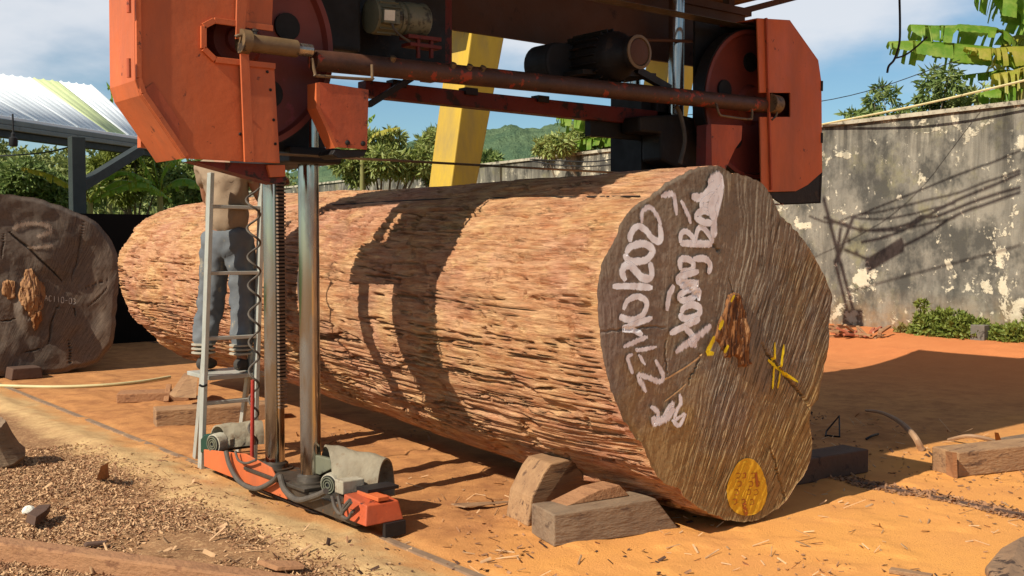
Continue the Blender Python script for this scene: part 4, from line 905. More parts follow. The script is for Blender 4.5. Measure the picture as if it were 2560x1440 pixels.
MB().bar(rt*.3+rbm*.7+np.array([-.02, .03, .2]), np.array([rbm[0]+.06, 7.55, 0]), .025, .05, up=(0, 1, 0)).build('rear_stile', 'alu', lad, bevel=.003)
ZP = .645
MB().box((3.08, 7.17, ZP-.03), (3.50, 7.58, ZP)).build('platform', 'alu', lad, bevel=.004)
MB().tube(spline([PY(498,962,YL-.04), PY(507,966,YL-.05), PY(517,962,YL-.04)], 8), .008, 8).build('tie_wrap', 'wire', lad)

# ================================================================== PERSON on the platform
pb = np.array([3.31, 7.36, ZP])
per = None
def skin(name, pts, edges, rad, mat, parent=None, sub=2, base=None):
    me = bpy.data.meshes.new(name); me.from_pydata([tuple(p) for p in pts], edges, []); me.update()
    o = link(name, me, mat, parent, base)
    m = o.modifiers.new('skin', 'SKIN'); m.use_smooth_shade = True
    for i, r_ in enumerate(rad):
        sv = me.skin_vertices[0].data[i]; sv.radius = r_ if isinstance(r_, tuple) else (r_, r_); sv.use_root = (i == 0)
    s = o.modifiers.new('sub', 'SUBSURF'); s.levels = sub; s.render_levels = sub
    return o
def crease(o, st, sc_):
    tx = bpy.data.textures.new('cloth_folds', 'CLOUDS'); tx.noise_scale = sc_; tx.noise_depth = 3
    m = o.modifiers.new('folds', 'DISPLACE'); m.texture = tx; m.strength = st; m.mid_level = .5; m.texture_coords = 'LOCAL'
# local frame: facing +X-ish (towards the log), standing height 1.70
fw = nrm([.70, .45, 0]); rt_ = np.array([fw[1], -fw[0], 0])
def bp(f_, s_, z): return pb+(fw*f_+rt_*s_+np.array([0, 0, z]))*1.06
pts = [bp(0,0,.93), bp(0,0,1.08), bp(.0,0,1.25), bp(-.01,0,1.39), bp(.01,0,1.47), bp(.02,0,1.53), bp(.03,0,1.62),
       bp(0,.17,1.385), bp(.10,.22,1.16), bp(.32,.17,1.27), bp(.39,.16,1.31),
       bp(0,-.17,1.385), bp(.10,-.22,1.16), bp(.32,-.17,1.27), bp(.39,-.16,1.31),
       bp(0,.095,.86), bp(.03,.10,.48), bp(-.02,.11,.09), bp(.05,.115,.035), bp(.14,.13,.03),
       bp(0,-.095,.86), bp(.0,-.14,.48), bp(-.05,-.17,.09), bp(.02,-.18,.035), bp(.11,-.20,.03)]
ed = [(0,1),(1,2),(2,3),(3,4),(4,5),(5,6),(3,7),(7,8),(8,9),(9,10),(3,11),(11,12),(12,13),(13,14),(0,15),(15,16),(16,17),(17,18),(18,19),(0,20),(20,21),(21,22),(22,23),(23,24)]
rad = [(.155,.105),(.14,.095),(.15,.10),(.13,.085),.05,.05,.055,.062,.046,.037,.026,.062,.046,.037,.026,.085,.058,.04,.036,.03,.085,.058,.04,.036,.03]
per = skin('person', pts, ed, rad, 'skin', base=pb)
tag(per, 'worker in dusty jeans and tan shirt standing on the ladder platform, upper body hidden', 'person')
# head
hm = MB(); hc = bp(.035, 0, 1.60); 
nu, nv_ = 24, 18; vs = []
for i in range(nv_+1):
    ph = math.pi*i/nv_
    for j in range(nu):
        a_ = 2*math.pi*j/nu; f_ = math.cos(a_)*math.sin(ph); s_ = math.sin(a_)*math.sin(ph); z = math.cos(ph)
        fx_ = f_*.098*(1+(.0 if z > -.2 else .05)); sx_ = s_*.074*(1 if z > -.3 else 1-.28*(-z-.3))
        if f_ > .8 and abs(s_) < .25: fx_ += .022*math.exp(-((z+.12)/.16)**2)
        if f_ > .7 and abs(abs(s_)-.35) < .2: fx_ -= .008*math.exp(-((z-.06)/.1)**2)
        if f_ > .75 and abs(s_) < .4: fx_ += .006*math.exp(-((z+.45)/.07)**2)
        vs.append(hc+fw*fx_+rt_*sx_+np.array([0, 0, .115*z]))
hm.add(vs, [(i*nu+j, i*nu+(j+1) % nu, (i+1)*nu+(j+1) % nu, (i+1)*nu+j) for i in range(nv_) for j in range(nu)])
head = hm.build('head', 'skin', per, smooth=True, ang=80)
for s_ in (-1, 1):
    MB().lathe(bp(.02, s_*.078, 1.595), rt_*s_, [(.012, -.01), (.022, 0), (.024, .008), (.012, .012)], 12).build('ear', 'skin', head, smooth=True)
    MB().lathe(bp(.112, s_*.03, 1.607), fw, [(.004, -.01), (.011, -.004), (.008, .004), (.002, .007)], 10).build('eye', 'stone_white', head, smooth=True)
MB().tube(spline([bp(.118,-.022,1.547), bp(.127,0,1.549), bp(.118,.022,1.547)], 8), .004, 6).build('mouth', 'rot', head, smooth=True)
hv = [hc+(p-hc)*1.07+np.array([0, 0, .006]) for p in vs]; hb = MB()
keep = [(i*nu+j, i*nu+(j+1) % nu, (i+1)*nu+(j+1) % nu, (i+1)*nu+j) for i in range(nv_) for j in range(nu) if (i < 5) or (i < 10 and math.cos(2*math.pi*(j+.5)/nu) < .25)]
hb.add(hv, keep).build('hair', 'hair', per, smooth=True, ang=80)
for s_ in (1, -1):   # hands: palm and five fingers closed on the hand rail in front
    w0 = bp(.39, s_*.16, 1.31); pal = [w0, bp(.44, s_*.155, 1.335), bp(.48, s_*.15, 1.345)]; e_ = [(0,1),(1,2)]; r_ = [.024, (.036,.018), (.034,.016)]
    for k, (o_, l_) in enumerate(((-.028,.9),(-.009,1.),(.010,.97),(.028,.8))):
        b0 = bp(.485, s_*(.15+o_), 1.345); i0 = len(pal); pal += [b0, bp(.485+.032*l_, s_*(.15+o_), 1.335), bp(.485+.038*l_, s_*(.15+o_), 1.308), bp(.485+.012*l_, s_*(.15+o_), 1.298)]
        e_ += [(2,i0),(i0,i0+1),(i0+1,i0+2),(i0+2,i0+3)]; r_ += [.0095,.009,.0085,.008]
    i0 = len(pal); pal += [bp(.455, s_*.118, 1.325), bp(.485, s_*.105, 1.305), bp(.505, s_*.115, 1.296)]; e_ += [(1,i0),(i0,i0+1),(i0+1,i0+2)]; r_ += [.012,.010,.009]
    skin('hand', pal, e_, r_, 'skin', per)
tr_p = [bp(0,0,1.02), bp(0,0,.93), bp(0,.10,.84), bp(.032,.105,.48), bp(.0,.108,.30), bp(-.015,.11,.13), bp(0,-.10,.84), bp(.005,-.14,.48), bp(-.03,-.158,.30), bp(-.045,-.168,.13)]
jn = skin('jeans', tr_p, [(0,1),(1,2),(2,3),(3,4),(4,5),(1,6),(6,7),(7,8),(8,9)], [(.14,.17),(.155,.185),.118,.10,.095,.09,.118,.10,.095,.09], 'denim', per, sub=3); crease(jn, .05, .07)
sh_p = [bp(0,0,.90), bp(0,0,1.12), bp(0,0,1.27), bp(-.01,0,1.385), bp(.005,0,1.44), bp(0,.18,1.385), bp(.055,.205,1.26), bp(0,-.18,1.385), bp(.055,-.205,1.26)]
st__ = skin('shirt', sh_p, [(0,1),(1,2),(2,3),(3,4),(3,5),(5,6),(3,7),(7,8)], [(.165,.20),(.155,.19),(.145,.18),(.12,.16),.062,.085,.07,.085,.07], 'shirt', per, sub=3); crease(st__, .05, .09)
for s_, f0, sd in ((1, -.02, .11), (-1, -.05, -.17)):
    z0 = np.array([0, 0, 0])
    for k in range(3): MB().lathe(bp(f0, sd, .13+k*.028), (0, 0, 1), [(.05, -.012), (.086, -.004), (.086, .006), (.05, .012)], 18).build('rolled_hem', 'sock', per, smooth=True)
    toe = nrm(fw+rt_*s_*.12); q0 = bp(f0, sd, .045)
    sp = [q0-toe*.07+np.array([0, 0, .0]), q0+np.array([0, 0, .02]), q0+toe*.09, q0+toe*.17-np.array([0, 0, .008])]
    skin('shoe', sp, [(0,1),(1,2),(2,3)], [(.042,.042),(.05,.06),(.05,.045),(.042,.030)], 'shoe', per)

# ================================================================== SECOND LOG (left, in shade)
Y2 = 13.4
o2 = [(0,488),(60,490),(130,508),(200,535),(250,562),(282,610),(300,652),(296,720),(286,790),(282,860),(250,905),(180,925),(100,935),(0,940)]
q2 = [PY(x, y, Y2) for x, y in o2]; q2 = [(p[0], p[2]) for p in q2] + [(2.75,.06),(2.42,.4),(2.25,.9),(2.28,1.4),(2.5,1.85),(2.85,2.06)]
c2 = np.array([3.5, 1.05]); a2, r2 = polar(np.array(q2), c2)
lg2 = thing('grey_log', (3.5, 15.5, 0), 'huge weathered log with smooth grey-brown cut end beyond the giant log', 'log')
def rn2(th): return np.interp(th, a2, r2, period=2*math.pi)+.05*(fbm(np.cos(th)*6, np.sin(th)*6, 0, 455, 4)-.5)
th2 = np.linspace(-math.pi, math.pi, 300, endpoint=False); y2 = Y2+np.linspace(0, 1, 120)**1.4*4.6
T2, V2 = np.meshgrid(th2, y2, indexing='ij')
rr2 = rn2(T2)*1.0+sstep(0, .15, V2-Y2)*(.06*(fbm(np.cos(T2)*5, np.sin(T2)*5, V2*1.2, 400, 5)-.5)+.08*(fbm(np.cos(T2)*1.8, np.sin(T2)*1.8, V2*.6, 405, 3)-.5))
v2 = np.stack([c2[0]-rr2*np.cos(T2), V2, c2[1]+rr2*np.sin(T2)], -1).transpose(1, 0, 2)
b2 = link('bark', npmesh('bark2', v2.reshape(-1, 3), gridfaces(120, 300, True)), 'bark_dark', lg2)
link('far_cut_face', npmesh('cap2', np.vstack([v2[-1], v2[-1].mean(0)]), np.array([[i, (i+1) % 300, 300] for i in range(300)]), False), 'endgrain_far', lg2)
C2 = []
for a, b, wd, dp in [((25,575),(155,705),.03,.07),((205,545),(190,660),.012,.03),((178,705),(195,640),.012,.03),((12,580),(0,650),.012,.04),((172,850),(175,915),.02,.06),((205,725),(270,700),.010,.03),((220,770),(270,720),.012,.03),((140,770),(120,860),.022,.05),((100,870),(60,880),.02,.05),((40,800),(0,800),.02,.05),((185,770),(192,790),.02,.05),((140,770),(150,762),.02,.05)]:
    p, q_ = PY(*a, Y2), PY(*b, Y2); C2.append((p[0], p[2], q_[0], q_[2], wd*.55, dp*.8))
def face2(x, z):
    h = .16*(fbm(x*1.3, z*1.1, 0, 420, 4)-.5)+.014*(fbm(x*6, z*2.5, 0, 423, 4)-.5)+.004*(fbm(x*30, z*30, 0, 425, 2)-.5)
    for (x0, z0, x1, z1, wd, dp) in C2:
        dx, dz = x1-x0, z1-z0; L2 = dx*dx+dz*dz; t = np.clip(((x-x0)*dx+(z-z0)*dz)/L2, 0, 1); dd = np.abs(((x-x0)*dz-(z-z0)*dx)/math.sqrt(L2)+.05*(fbm(t*2.4, x0*5, 0, 430, 3)-.5)*((t > 0) & (t < 1)))
        dist = np.where((t > 0) & (t < 1), dd, 9); h = h-dp*(1-sstep(wd*.3*np.sin(np.clip(t, .03, .97)*math.pi)**.5, wd*np.sin(np.clip(t, .03, .97)*math.pi)**.5, dist))
    bx_ = sstep(.5, .75, 1-np.hypot((x-PY(75,770,Y2)[0])/.38, (z-PY(75,760,Y2)[2])/.75)); h = h+bx_*.10*fbm(x*7, z*4, 0, 440, 4)
    return h
Tq, Rq = np.meshgrid(th2, np.linspace(0, 1, 140), indexing='ij'); r_ = rn2(Tq)*Rq
fx, fz = c2[0]-r_*np.cos(Tq), c2[1]+r_*np.sin(Tq)
fy2 = Y2-face2(fx, fz)*sstep(0, .06, (1-Rq)+.0)
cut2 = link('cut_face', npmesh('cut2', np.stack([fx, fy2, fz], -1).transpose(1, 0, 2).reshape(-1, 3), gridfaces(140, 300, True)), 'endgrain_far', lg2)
for px_, dy, m in (([(40,735),(62,672),(80,665),(95,690),(112,705),(118,740),(100,790),(92,830),(78,825),(66,780),(45,765)],.04,'rot_pale'),([(0,705),(18,692),(40,700),(42,745),(20,752),(0,735)],.035,'rot_pale'),([(70,780),(100,770),(106,800),(92,832),(80,828)],.05,'rot')):
    heart(px_, Y2, face2, m, cut2, dy, int(dy*1000)+5, fz_=6)
def stencil(x, y, ch, s=10):
    G = {'1': [[(.5,0),(.5,1)]], '0': [[(.1,.1),(.1,.9),(.5,1),(.9,.9),(.9,.1),(.5,0),(.1,.1)]], '-': [[(.1,.5),(.9,.5)]], '3': [[(.1,0),(.8,.1),(.7,.45),(.3,.5)],[(.3,.5),(.8,.6),(.8,.9),(.1,1)]], 'C': [[(.9,.1),(.3,.0),(.1,.5),(.3,1),(.9,.9)]], 'A': [[(.0,1),(.5,0)],[(.5,0),(1,1)],[(.2,.6),(.8,.6)]]}
    return [([(x+a*s*.75, y+b*s*1.4) for a, b in st], 4) for st in G[ch]]
ss = []
for i, ch in enumerate('AC110-03'): ss += stencil(112+i*10, 738+i*1.2, ch)
ribbon(ss, cut2, 'stencil_lettering', 'stencil_pale', Y2, face2, .012)
ribbon([([(32,572),(60,560),(110,562),(122,580),(90,592)],34),([(70,620),(130,614)],30)], cut2, 'scraped_patch', 'scrape_pale', Y2, face2, .012)
tag(MB().hexa([(3.25,13.1,0),(3.6,13.1,0),(3.6,13.9,0),(3.25,13.9,0),(3.27,13.1,.13),(3.58,13.1,.13),(3.58,13.9,.13),(3.27,13.9,.13)]).build('timber_chock', 'timber_dark', bevel=.01), 'short dark timber chock under the grey log', 'timber')

# ================================================================== CHOCKS AND TIMBERS
def plank(name, a, b, wd, ht, mat, label, cat_='timber', z0=0, group=None, bev=.008):
    a, b = np.array([*a, z0+ht/2]), np.array([*b, z0+ht/2]); return tag(MB().bar(a, b, wd, ht).build(name, mat, bevel=bev), label, cat_, group)
# beam in front of the cut end: end at (1325..1385), far end tapered under the log
zb = .17
f0, f1 = PZ(1385,1368,0), PZ(1700,1325,0); k0 = PZ(1328,1335,0); dpt = k0-f0
top = lambda p, z: np.array([p[0], p[1], z])
e1 = f0+(f1-f0)*.80
tag(MB().hexa([top(f0,0), top(f1,0), top(f1+dpt*.8,0), top(f0+dpt,0), top(f0,zb), top(e1,zb+.02), top(e1+dpt*.8,zb+.02), top(f0+dpt,zb)]).build('chock_beam', 'timber_grey', bevel=.008), 'squared grey timber beam with slanted end below the yellow painted spot', 'timber')
w0 = PZ(1330,1345,0)+np.array([.12,.18,0])
tag(MB().prism([(w0[0],w0[1],0),(w0[0]+.03,w0[1],.16),(w0[0]+.12,w0[1],.29),(w0[0]+.17,w0[1],.335),(w0[0]+.34,w0[1],.34),(w0[0]+.66,w0[1]+.05,0)], (.05,.26,0)).build('chock_wedge', 'timber', bevel=.01), 'tall sawn timber wedge standing against the giant log behind the squared beam', 'timber wedge')
s0 = (f0+dpt*.45+(f1-f0)*.18)
tag(MB().prism([top(s0,zb+.004), top(s0+(f1-f0)*.5,zb+.02), top(s0+(f1-f0)*.42,zb+.085), top(s0+(f1-f0)*.25,zb+.07)], (.0,.14,0)).build('timber_shim', 'timber_red', bevel=.004), 'thin reddish wood shim lying on the squared beam', 'timber')
# right side
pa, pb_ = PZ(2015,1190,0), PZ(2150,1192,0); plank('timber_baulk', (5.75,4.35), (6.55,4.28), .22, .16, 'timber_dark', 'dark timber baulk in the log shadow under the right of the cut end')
tb0, tb1 = PZ(2392,1196,0), PZ(2660,1160,0); plank('timber_baulk', tb0[:2]+np.array([.06,.12]), tb1[:2]+np.array([.3,.0]), .24, .17, 'timber', 'pale sunlit timber baulk half buried in sand at the frame edge')
MB_ = MB().prism([PZ(2374,1130,.17), PZ(2392,1132,.19), PZ(2394,1196,0), PZ(2376,1190,0)], (.0,.03,.0)).build('board_offcut', 'timber_red'); tag(MB_, 'small upright reddish board at the end of the sunlit baulk', 'board')
plank('timber_strip', PZ(2505,1128,0)[:2], PZ(2640,1105,0)[:2], .12, .09, 'timber_grey', 'weathered grey timber slat behind the sunlit baulk')
b3 = PZ(2530,1420,0); tag(MB().prism([PZ(2462,1440,0), PZ(2500,1395,.02), PZ(2545,1372,.06), PZ(2640,1330,.07), PZ(2700,1500,.0), PZ(2500,1500,0)], (0,0,.05)).build('bark_slab', 'bark_dark', bevel=.015), 'dark rough bark slab in the near right corner', 'bark slab')
tag(MB().bar(PZ(2225,1425,.015), PZ(2330,1442,.015), .05, .02).build('wood_strip', 'timber', bevel=.003), 'pale thin wood strip on the sand at the bottom edge', 'wood strip')
# curved strap and bent rods
tag(MB().tube(spline([PZ(2165,1026,.02), PZ(2205,1032,.1), PZ(2250,1055,.14), PZ(2285,1090,.12), PZ(2305,1125,.02)], 24), np.linspace(.012,.028,24), 8).build('bark_strip', 'strap', smooth=True), 'curved brown bark strip arching up from the shaded sand', 'bark strip')
tag(MB().tube(np.array([PZ(2064,1090,.01), PZ(2066,1078,.03), PZ(2098,1040,.14), PZ(2099,1092,.01), PZ(2064,1088,.01)]), .008, 6).build('bent_rod', 'dark_iron'), 'thin dark rod bent into a triangle on the shaded ground', 'rod')
tag(MB().tube(spline([PZ(2165,1098,.01), PZ(2180,1090,.03), PZ(2195,1085,.02)], 8), .010, 6).build('twig', 'dark_iron'), 'short dark twig in shade between triangle rod and curved strip', 'twig')
tag(MB().tube(spline([PZ(2372,1100,.01), PZ(2420,1090,.08), PZ(2470,1098,.06), PZ(2500,1108,.02)], 14), .016, 7).build('bark_strip', 'strap', smooth=True), 'pale bowed bark strip lying on sunlit sand by the baulk', 'bark strip')
tag(MB().prism([PZ(2496,1082,.16), PZ(2512,1122,0), PZ(2500,1122,0)], (0,.03,0)).build('wood_stake', 'timber_red'), 'small pointed wood stake leaning behind the sunlit baulk', 'stake')
# left side timbers
plank('timber_plank', PZ(305,1006,0)[:2]+np.array([0,.1]), PZ(485,1000,0)[:2]+np.array([0,.1]), .3, .09, 'timber_red', 'reddish flat timber under the far end of the giant log')
lb0, lb1 = PZ(402,1070,0), PZ(650,1052,0); plank('timber_baulk', lb0[:2]+np.array([0,.14]), lb1[:2]+np.array([.2,.05]), .26, .15, 'timber', 'long timber baulk behind the ladder feet')
tag(MB().prism([PZ(440,1030,.02)+np.array([0,.05,.13]), PZ(497,1032,.02)+np.array([0,.05,.13]), PZ(500,968,.16)+np.array([0,.05,.1]), PZ(478,964,.16)+np.array([0,.05,.1])], (.04,.22,0)).build('chock_wedge', 'timber', bevel=.006), 'slanted pale timber wedge on the baulk left of the ladder', 'timber wedge')
tag(MB().bar(PZ(425,1010,0)+np.array([0,.1,0]), PZ(432,975,.1)+np.array([0,.1,.03]), .05, .05).build('wood_stub', 'timber_red', bevel=.004), 'small upright wood stub left of the slanted wedge', 'wood stub')
# near left: long squared timber in the sawdust
p0, p1 = PZ(-160,1335,.06), PZ(1000,1490,.06); dd = nrm(np.array([*(p1-p0)[:2], 0])); sd = np.array([dd[1], -dd[0], 0])
mbp = MB(); sg = 26
for i in range(sg):
    a, b = p0+(p1-p0)*i/sg, p0+(p1-p0)*(i+1)/sg
tag(MB().bar(p0+sd*.05-np.array([0,0,.03]), p1+sd*.05-np.array([0,0,.03]), .11, .13).build('long_timber', 'timber_red', bevel=.012), 'long squared timber half buried in sawdust along the lower left', 'timber')
# stump offcut at the left edge
sb = PZ(20,1165,0); stp = thing('stump_offcut', sb, 'tilted bark-covered stump offcut at the left edge', 'stump')
ax_ = nrm([-.35,-.2,.9]); mbs = MB(); 
prof = []
vs = []; nS = 30
for i, (r__, h) in enumerate(((.17,.0),(.19,.03),(.165,.10),(.145,.2),(.14,.3))):
    u_ = nrm(np.cross(ax_, (0,1,0))); b_ = np.cross(ax_, u_)
    for j in range(nS):
        a_ = j/nS*2*math.pi; rr_ = r__*(1+.10*math.sin(a_*3+1)+.05*math.sin(a_*11+i)); vs.append(sb+np.array([-.05,.05,.03])+ax_*h+rr_*(math.cos(a_)*u_+math.sin(a_)*b_))
mbs.add(vs, [(i*nS+j, i*nS+(j+1)%nS, (i+1)*nS+(j+1)%nS, (i+1)*nS+j) for i in range(4) for j in range(nS)]); mbs.build('bark', 'timber_grey', stp, smooth=True)
MB().add(vs[-nS:], [tuple(range(nS))]).build('top_face', 'timber_grey', stp); MB().add(vs[:nS], [tuple(range(nS-1,-1,-1))]).build('bottom_face', 'timber_red', stp)
# stones and large chips
def rock(name, x, y, s, mat, label, cat_='stone', flat=.7, seed=1):
    p = PZ(x, y, 0); g_ = np.random.default_rng(seed); import bmesh
    bm = bmesh.new(); bmesh.ops.create_icosphere(bm, subdivisions=2, radius=s)
    for v in bm.verts: v.co = Vector((v.co.x, v.co.y, v.co.z*flat))*(1+.5*(float(vn(v.co.x*9/s*.1, v.co.y*9/s*.1, v.co.z*9/s*.1+seed, seed))-.5))+Vector((p[0], p[1], float(gz(p[0], p[1]))+s*flat*.5))
    me = bpy.data.meshes.new(name); bm.to_mesh(me); bm.free(); return tag(link(name, me, mat), label, cat_)
rock('stone', 74, 1278, .04, 'stone_white', 'small white stone lying in the sawdust at lower left')
def shard(px, h, mat, label): return tag(MB().prism([PZ(x, y, .03) for x, y in px], (.01,.0,h)).build('bark_shard', mat, bevel=.004), label, 'bark shard')
shard([(64,1306),(92,1284),(124,1282),(112,1298),(86,1316)], .05, 'timber_dark', 'dark bark shard beside the white stone')
o = MB().prism([PZ(240,1200,.02), PZ(268,1198,.02), PZ(264,1160,.16), PZ(252,1165,.16)], (.03,.04,0)).build('bark_shard', 'timber_red', bevel=.004); tag(o, 'reddish wood shard sticking up from the sawdust', 'wood shard')
shard([(208,1362),(262,1358),(264,1362),(212,1368)], .015, 'timber_dark', 'thin dark splinter lying above the long timber')
shard([(640,1410),(735,1412),(760,1424),(690,1428)], .02, 'timber_red', 'flat reddish wood slab at the bottom edge near the pale strip')
shard([(1160,1270),(1300,1254),(1125,1262)], .008, 'timber', 'thin pale offcut lying between foot beam and chock beam')
# pale hose on the ground at the left
tag(MB().tube(spline([PZ(-60,962,.02), PZ(60,966,.02), PZ(150,967,.02), PZ(260,963,.02), PZ(360,953,.02), PZ(425,942,.02)], 30), .017, 8).build('hose', 'hose_pale', smooth=True), 'thin pale hose lying in front of the grey log', 'hose')

# ================================================================== SAWDUST CHIPS
def chips(name, n, x0, x1, y0, y1, ln, wd, mat, label, mask=None, seed=1):
    g_ = np.random.default_rng(seed); x = g_.uniform(x0, x1, n); y = g_.uniform(y0, y1, n)
    if mask is not None: k = mask(x, y, g_); x, y = x[k], y[k]
    m = len(x); a = g_.uniform(0, 6.283, m); l_ = ln*(.35+g_.random(m)**2*1.6); w_ = wd*(.5+g_.random(m)); tl = g_.normal(size=m)*.35
    d = np.stack([np.cos(a), np.sin(a), tl], -1); s = np.stack([-np.sin(a), np.cos(a), g_.normal(size=m)*.4], -1)
    c = np.stack([x, y, gz(x, y)+.004+np.abs(tl)*l_*.5], -1)
    p = [c-d*l_[:, None]/2-s*w_[:, None]/2, c+d*l_[:, None]/2-s*w_[:, None]/2, c+d*l_[:, None]/2+s*w_[:, None]/2, c-d*l_[:, None]/2+s*w_[:, None]/2]
    b_ = [q_-np.array([0, 0, .004]) for q_ in p[:2]]
    v = np.stack(p+b_, 1).reshape(-1, 3); k = np.arange(m)[:, None]*6
    f = np.concatenate([k+np.array([i]) for i in ([0,1,2,3],[0,4,5,1])], 0)
    o = link(name, npmesh(name, v, f, False), mat, base=((x0+x1)/2, (y0+y1)/2, 0)); kind(o, 'stuff'); return tag(o, label, 'wood chips')
inl = lambda x, y, g_: (fbm(x*1.8, y*1.8, 0, 500, 3)+.25*(g_.random(len(x))-.5) > .34) & (g_.random(len(x)) > sstep(2.3, 2.75, x))
chips('sawdust_chips', 70000, .2, 2.95, 2.6, 8.6, .015, .006, 'chip_pale', 'pale wood chips strewn over the sawdust at lower left', inl, 1)
chips('sawdust_chips', 50000, .2, 2.95, 2.6, 8.6, .015, .006, 'chip_brown', 'brown wood chips strewn over the sawdust at lower left', inl, 2)
chips('bark_crumbs', 2600, 2.6, 8.5, 2.6, 8.5, .022, .010, 'chip_brown', 'brown bark crumbs scattered on the orange sand', lambda x, y, g_: fbm(x*1.3, y*1.3, 0, 510, 3) > .5, 3)
chips('bark_crumbs', 900, 2.6, 8.5, 2.6, 6, .024, .014, 'chip_dark', 'dark bark crumbs scattered on the orange sand', lambda x, y, g_: fbm(x*1.1, y*1.1, 0, 512, 3) > .54, 4)
chips('wood_slivers', 500, 3.0, 8.5, 2.8, 6, .07, .006, 'chip_pale', 'pale slivers scattered on the orange sand', None, 5)
chips('sawdust_chips', 350, .3, 2.8, 2.6, 8.2, .06, .012, 'chip_pale', 'long pale shavings lying on the sawdust at lower left', None, 8)
chips('sawdust_trail', 3500, 6.1, 6.32, 2.0, 5.2, .02, .012, 'chip_brown', 'line of reddish sawdust lying over the far rail', None, 6)

# ================================================================== SHED AT THE LEFT
ZE = 3.6
eA, eB = PZ(0,290,ZE), PZ(355,345,ZE); ed_ = nrm(eB-eA); eA = eA-ed_*.6; eB = eB+ed_*.35
pd = np.array([-ed_[1], ed_[0], 0]); pd = pd if pd@_f > 0 else -pd
rB = PZ(228,214,4.95); rl = (rB-eB)@pd
shed = thing('open_shed', (*((eA+eB)/2)[:2], 0), 'open shed with white ribbed metal roof, gutter and dark post at left', 'shed')
rA = eA+pd*rl+np.array([0, 0, 4.56-ZE]); ridge_len = np.linalg.norm(rB-rA)
def sheet(u0, u1, mat):
    n = max(8, int((u1-u0)*np.linalg.norm(eB-eA)/.045)); U = np.linspace(u0, u1, n); V = np.linspace(0, 1, 3)
    Ug, Vg = np.meshgrid(U, V, indexing='ij'); e = eA+(eB-eA)*Ug[..., None]
    top = rA+(rB-rA)*np.clip(Ug, 0, 1)[..., None]
    S_ = e*(1-Vg[..., None])+top*Vg[..., None]; S_[..., 2] += .03*np.maximum(0, np.sin(np.arange(n)[:, None]*2*math.pi/4.0))
    o = link('roof_sheet', npmesh('roof_sheet', S_.reshape(-1, 3), gridfaces(n, 3), False), mat, shed); m = o.modifiers.new('s', 'SOLIDIFY'); m.thickness = .004; return o
for a, b, m in ((0,.30,'sheet_white'),(.30,.52,'sheet_white'),(.52,.70,'sheet_white'),(.70,.83,'sheet_green'),(.83,1.,'sheet_white')): sheet(a+.001, b-.001, m)
back = MB().hexa([tuple(rA+np.array([0,0,-.1])), tuple(rB+np.array([0,0,-.1])), tuple(rB+pd*2.6+np.array([0,0,-1.2])), tuple(rA+pd*2.6+np.array([0,0,-1.2])), tuple(rA+np.array([0,0,-.05])), tuple(rB+np.array([0,0,-.05])), tuple(rB+pd*2.6+np.array([0,0,-1.15])), tuple(rA+pd*2.6+np.array([0,0,-1.15]))]); back.build('rear_roof', 'sheet_white', shed)
gA, gB = eA-pd*.06, eB-pd*.06
for k, (dz, th, off, m) in enumerate(((-.03,.06,.02,'sheet_white'),(-.10,.09,.0,'gutter'),(-.19,.08,-.03,'gutter'),(-.29,.12,.03,'post_dark'))):
    MB().bar(gA+pd*off+np.array([0,0,dz]), gB+pd*off+np.array([0,0,dz]), .14, th).build('gutter' if k < 3 else 'eave_beam', m, shed, bevel=.012)
pp = PZ(191,340,ZE-.3); hor = pp-_C; 
post = MB().box((pp[0]-.11, pp[1]-.11, -.1), (pp[0]+.11, pp[1]+.11, ZE-.32)).build('post', 'post_dark', shed, bevel=.01)
t1 = gA+(gB-gA)*np.clip((np.dot(pp-gA, ed_)+1.7)/np.linalg.norm(gB-gA), 0, 1.2); MB().bar((pp[0], pp[1], ZE-1.15), (pp+ed_*1.75)*np.array([1,1,0])+np.array([0,0,ZE-.38]), .16, .16).build('knee_brace', 'post_dark', shed)
for k in (-1.9, ): MB().box((pp[0]+ed_[0]*k*2-.1, pp[1]+ed_[1]*k*2-.1, -.1), (pp[0]+ed_[0]*k*2+.1, pp[1]+ed_[1]*k*2+.1, ZE-.32)).build('post', 'post_dark', shed)
for k in (-1.8, 0, 1.2): 
    c = pp+ed_*k*2+pd*rl*2; MB().box((c[0]-.1, c[1]-.1, -.3), (c[0]+.1, c[1]+.1, ZE-.2)).build('post', 'post_dark', shed)
lp = PZ(33,345,3.05); tag(MB().lathe(lp, (0,0,1), [(.05,-.12),(.06,-.1),(.06,0),(.03,.02),(.03,.06),(.012,.08),(.012,.34)], 14).build('hanging_lamp', 'black', smooth=True), 'small black lamp hanging under the shed eave', 'lamp')
tag(MB().bar((2.6, 16.6, .95), (9.6, 16.9, .95), .05, 2.1).build('shade_black_fence', 'fence_shade_black'), 'sheet fence behind the giant log, its deep shade painted in as black', 'fence')
tag(MB().tube(spline([PX(-40,392,6.5), PX(120,380,6.8), PX(260,340,7.1)], 12), .018, 6).build('cable', 'wire'), 'black cable slanting under the shed eave', 'cable')

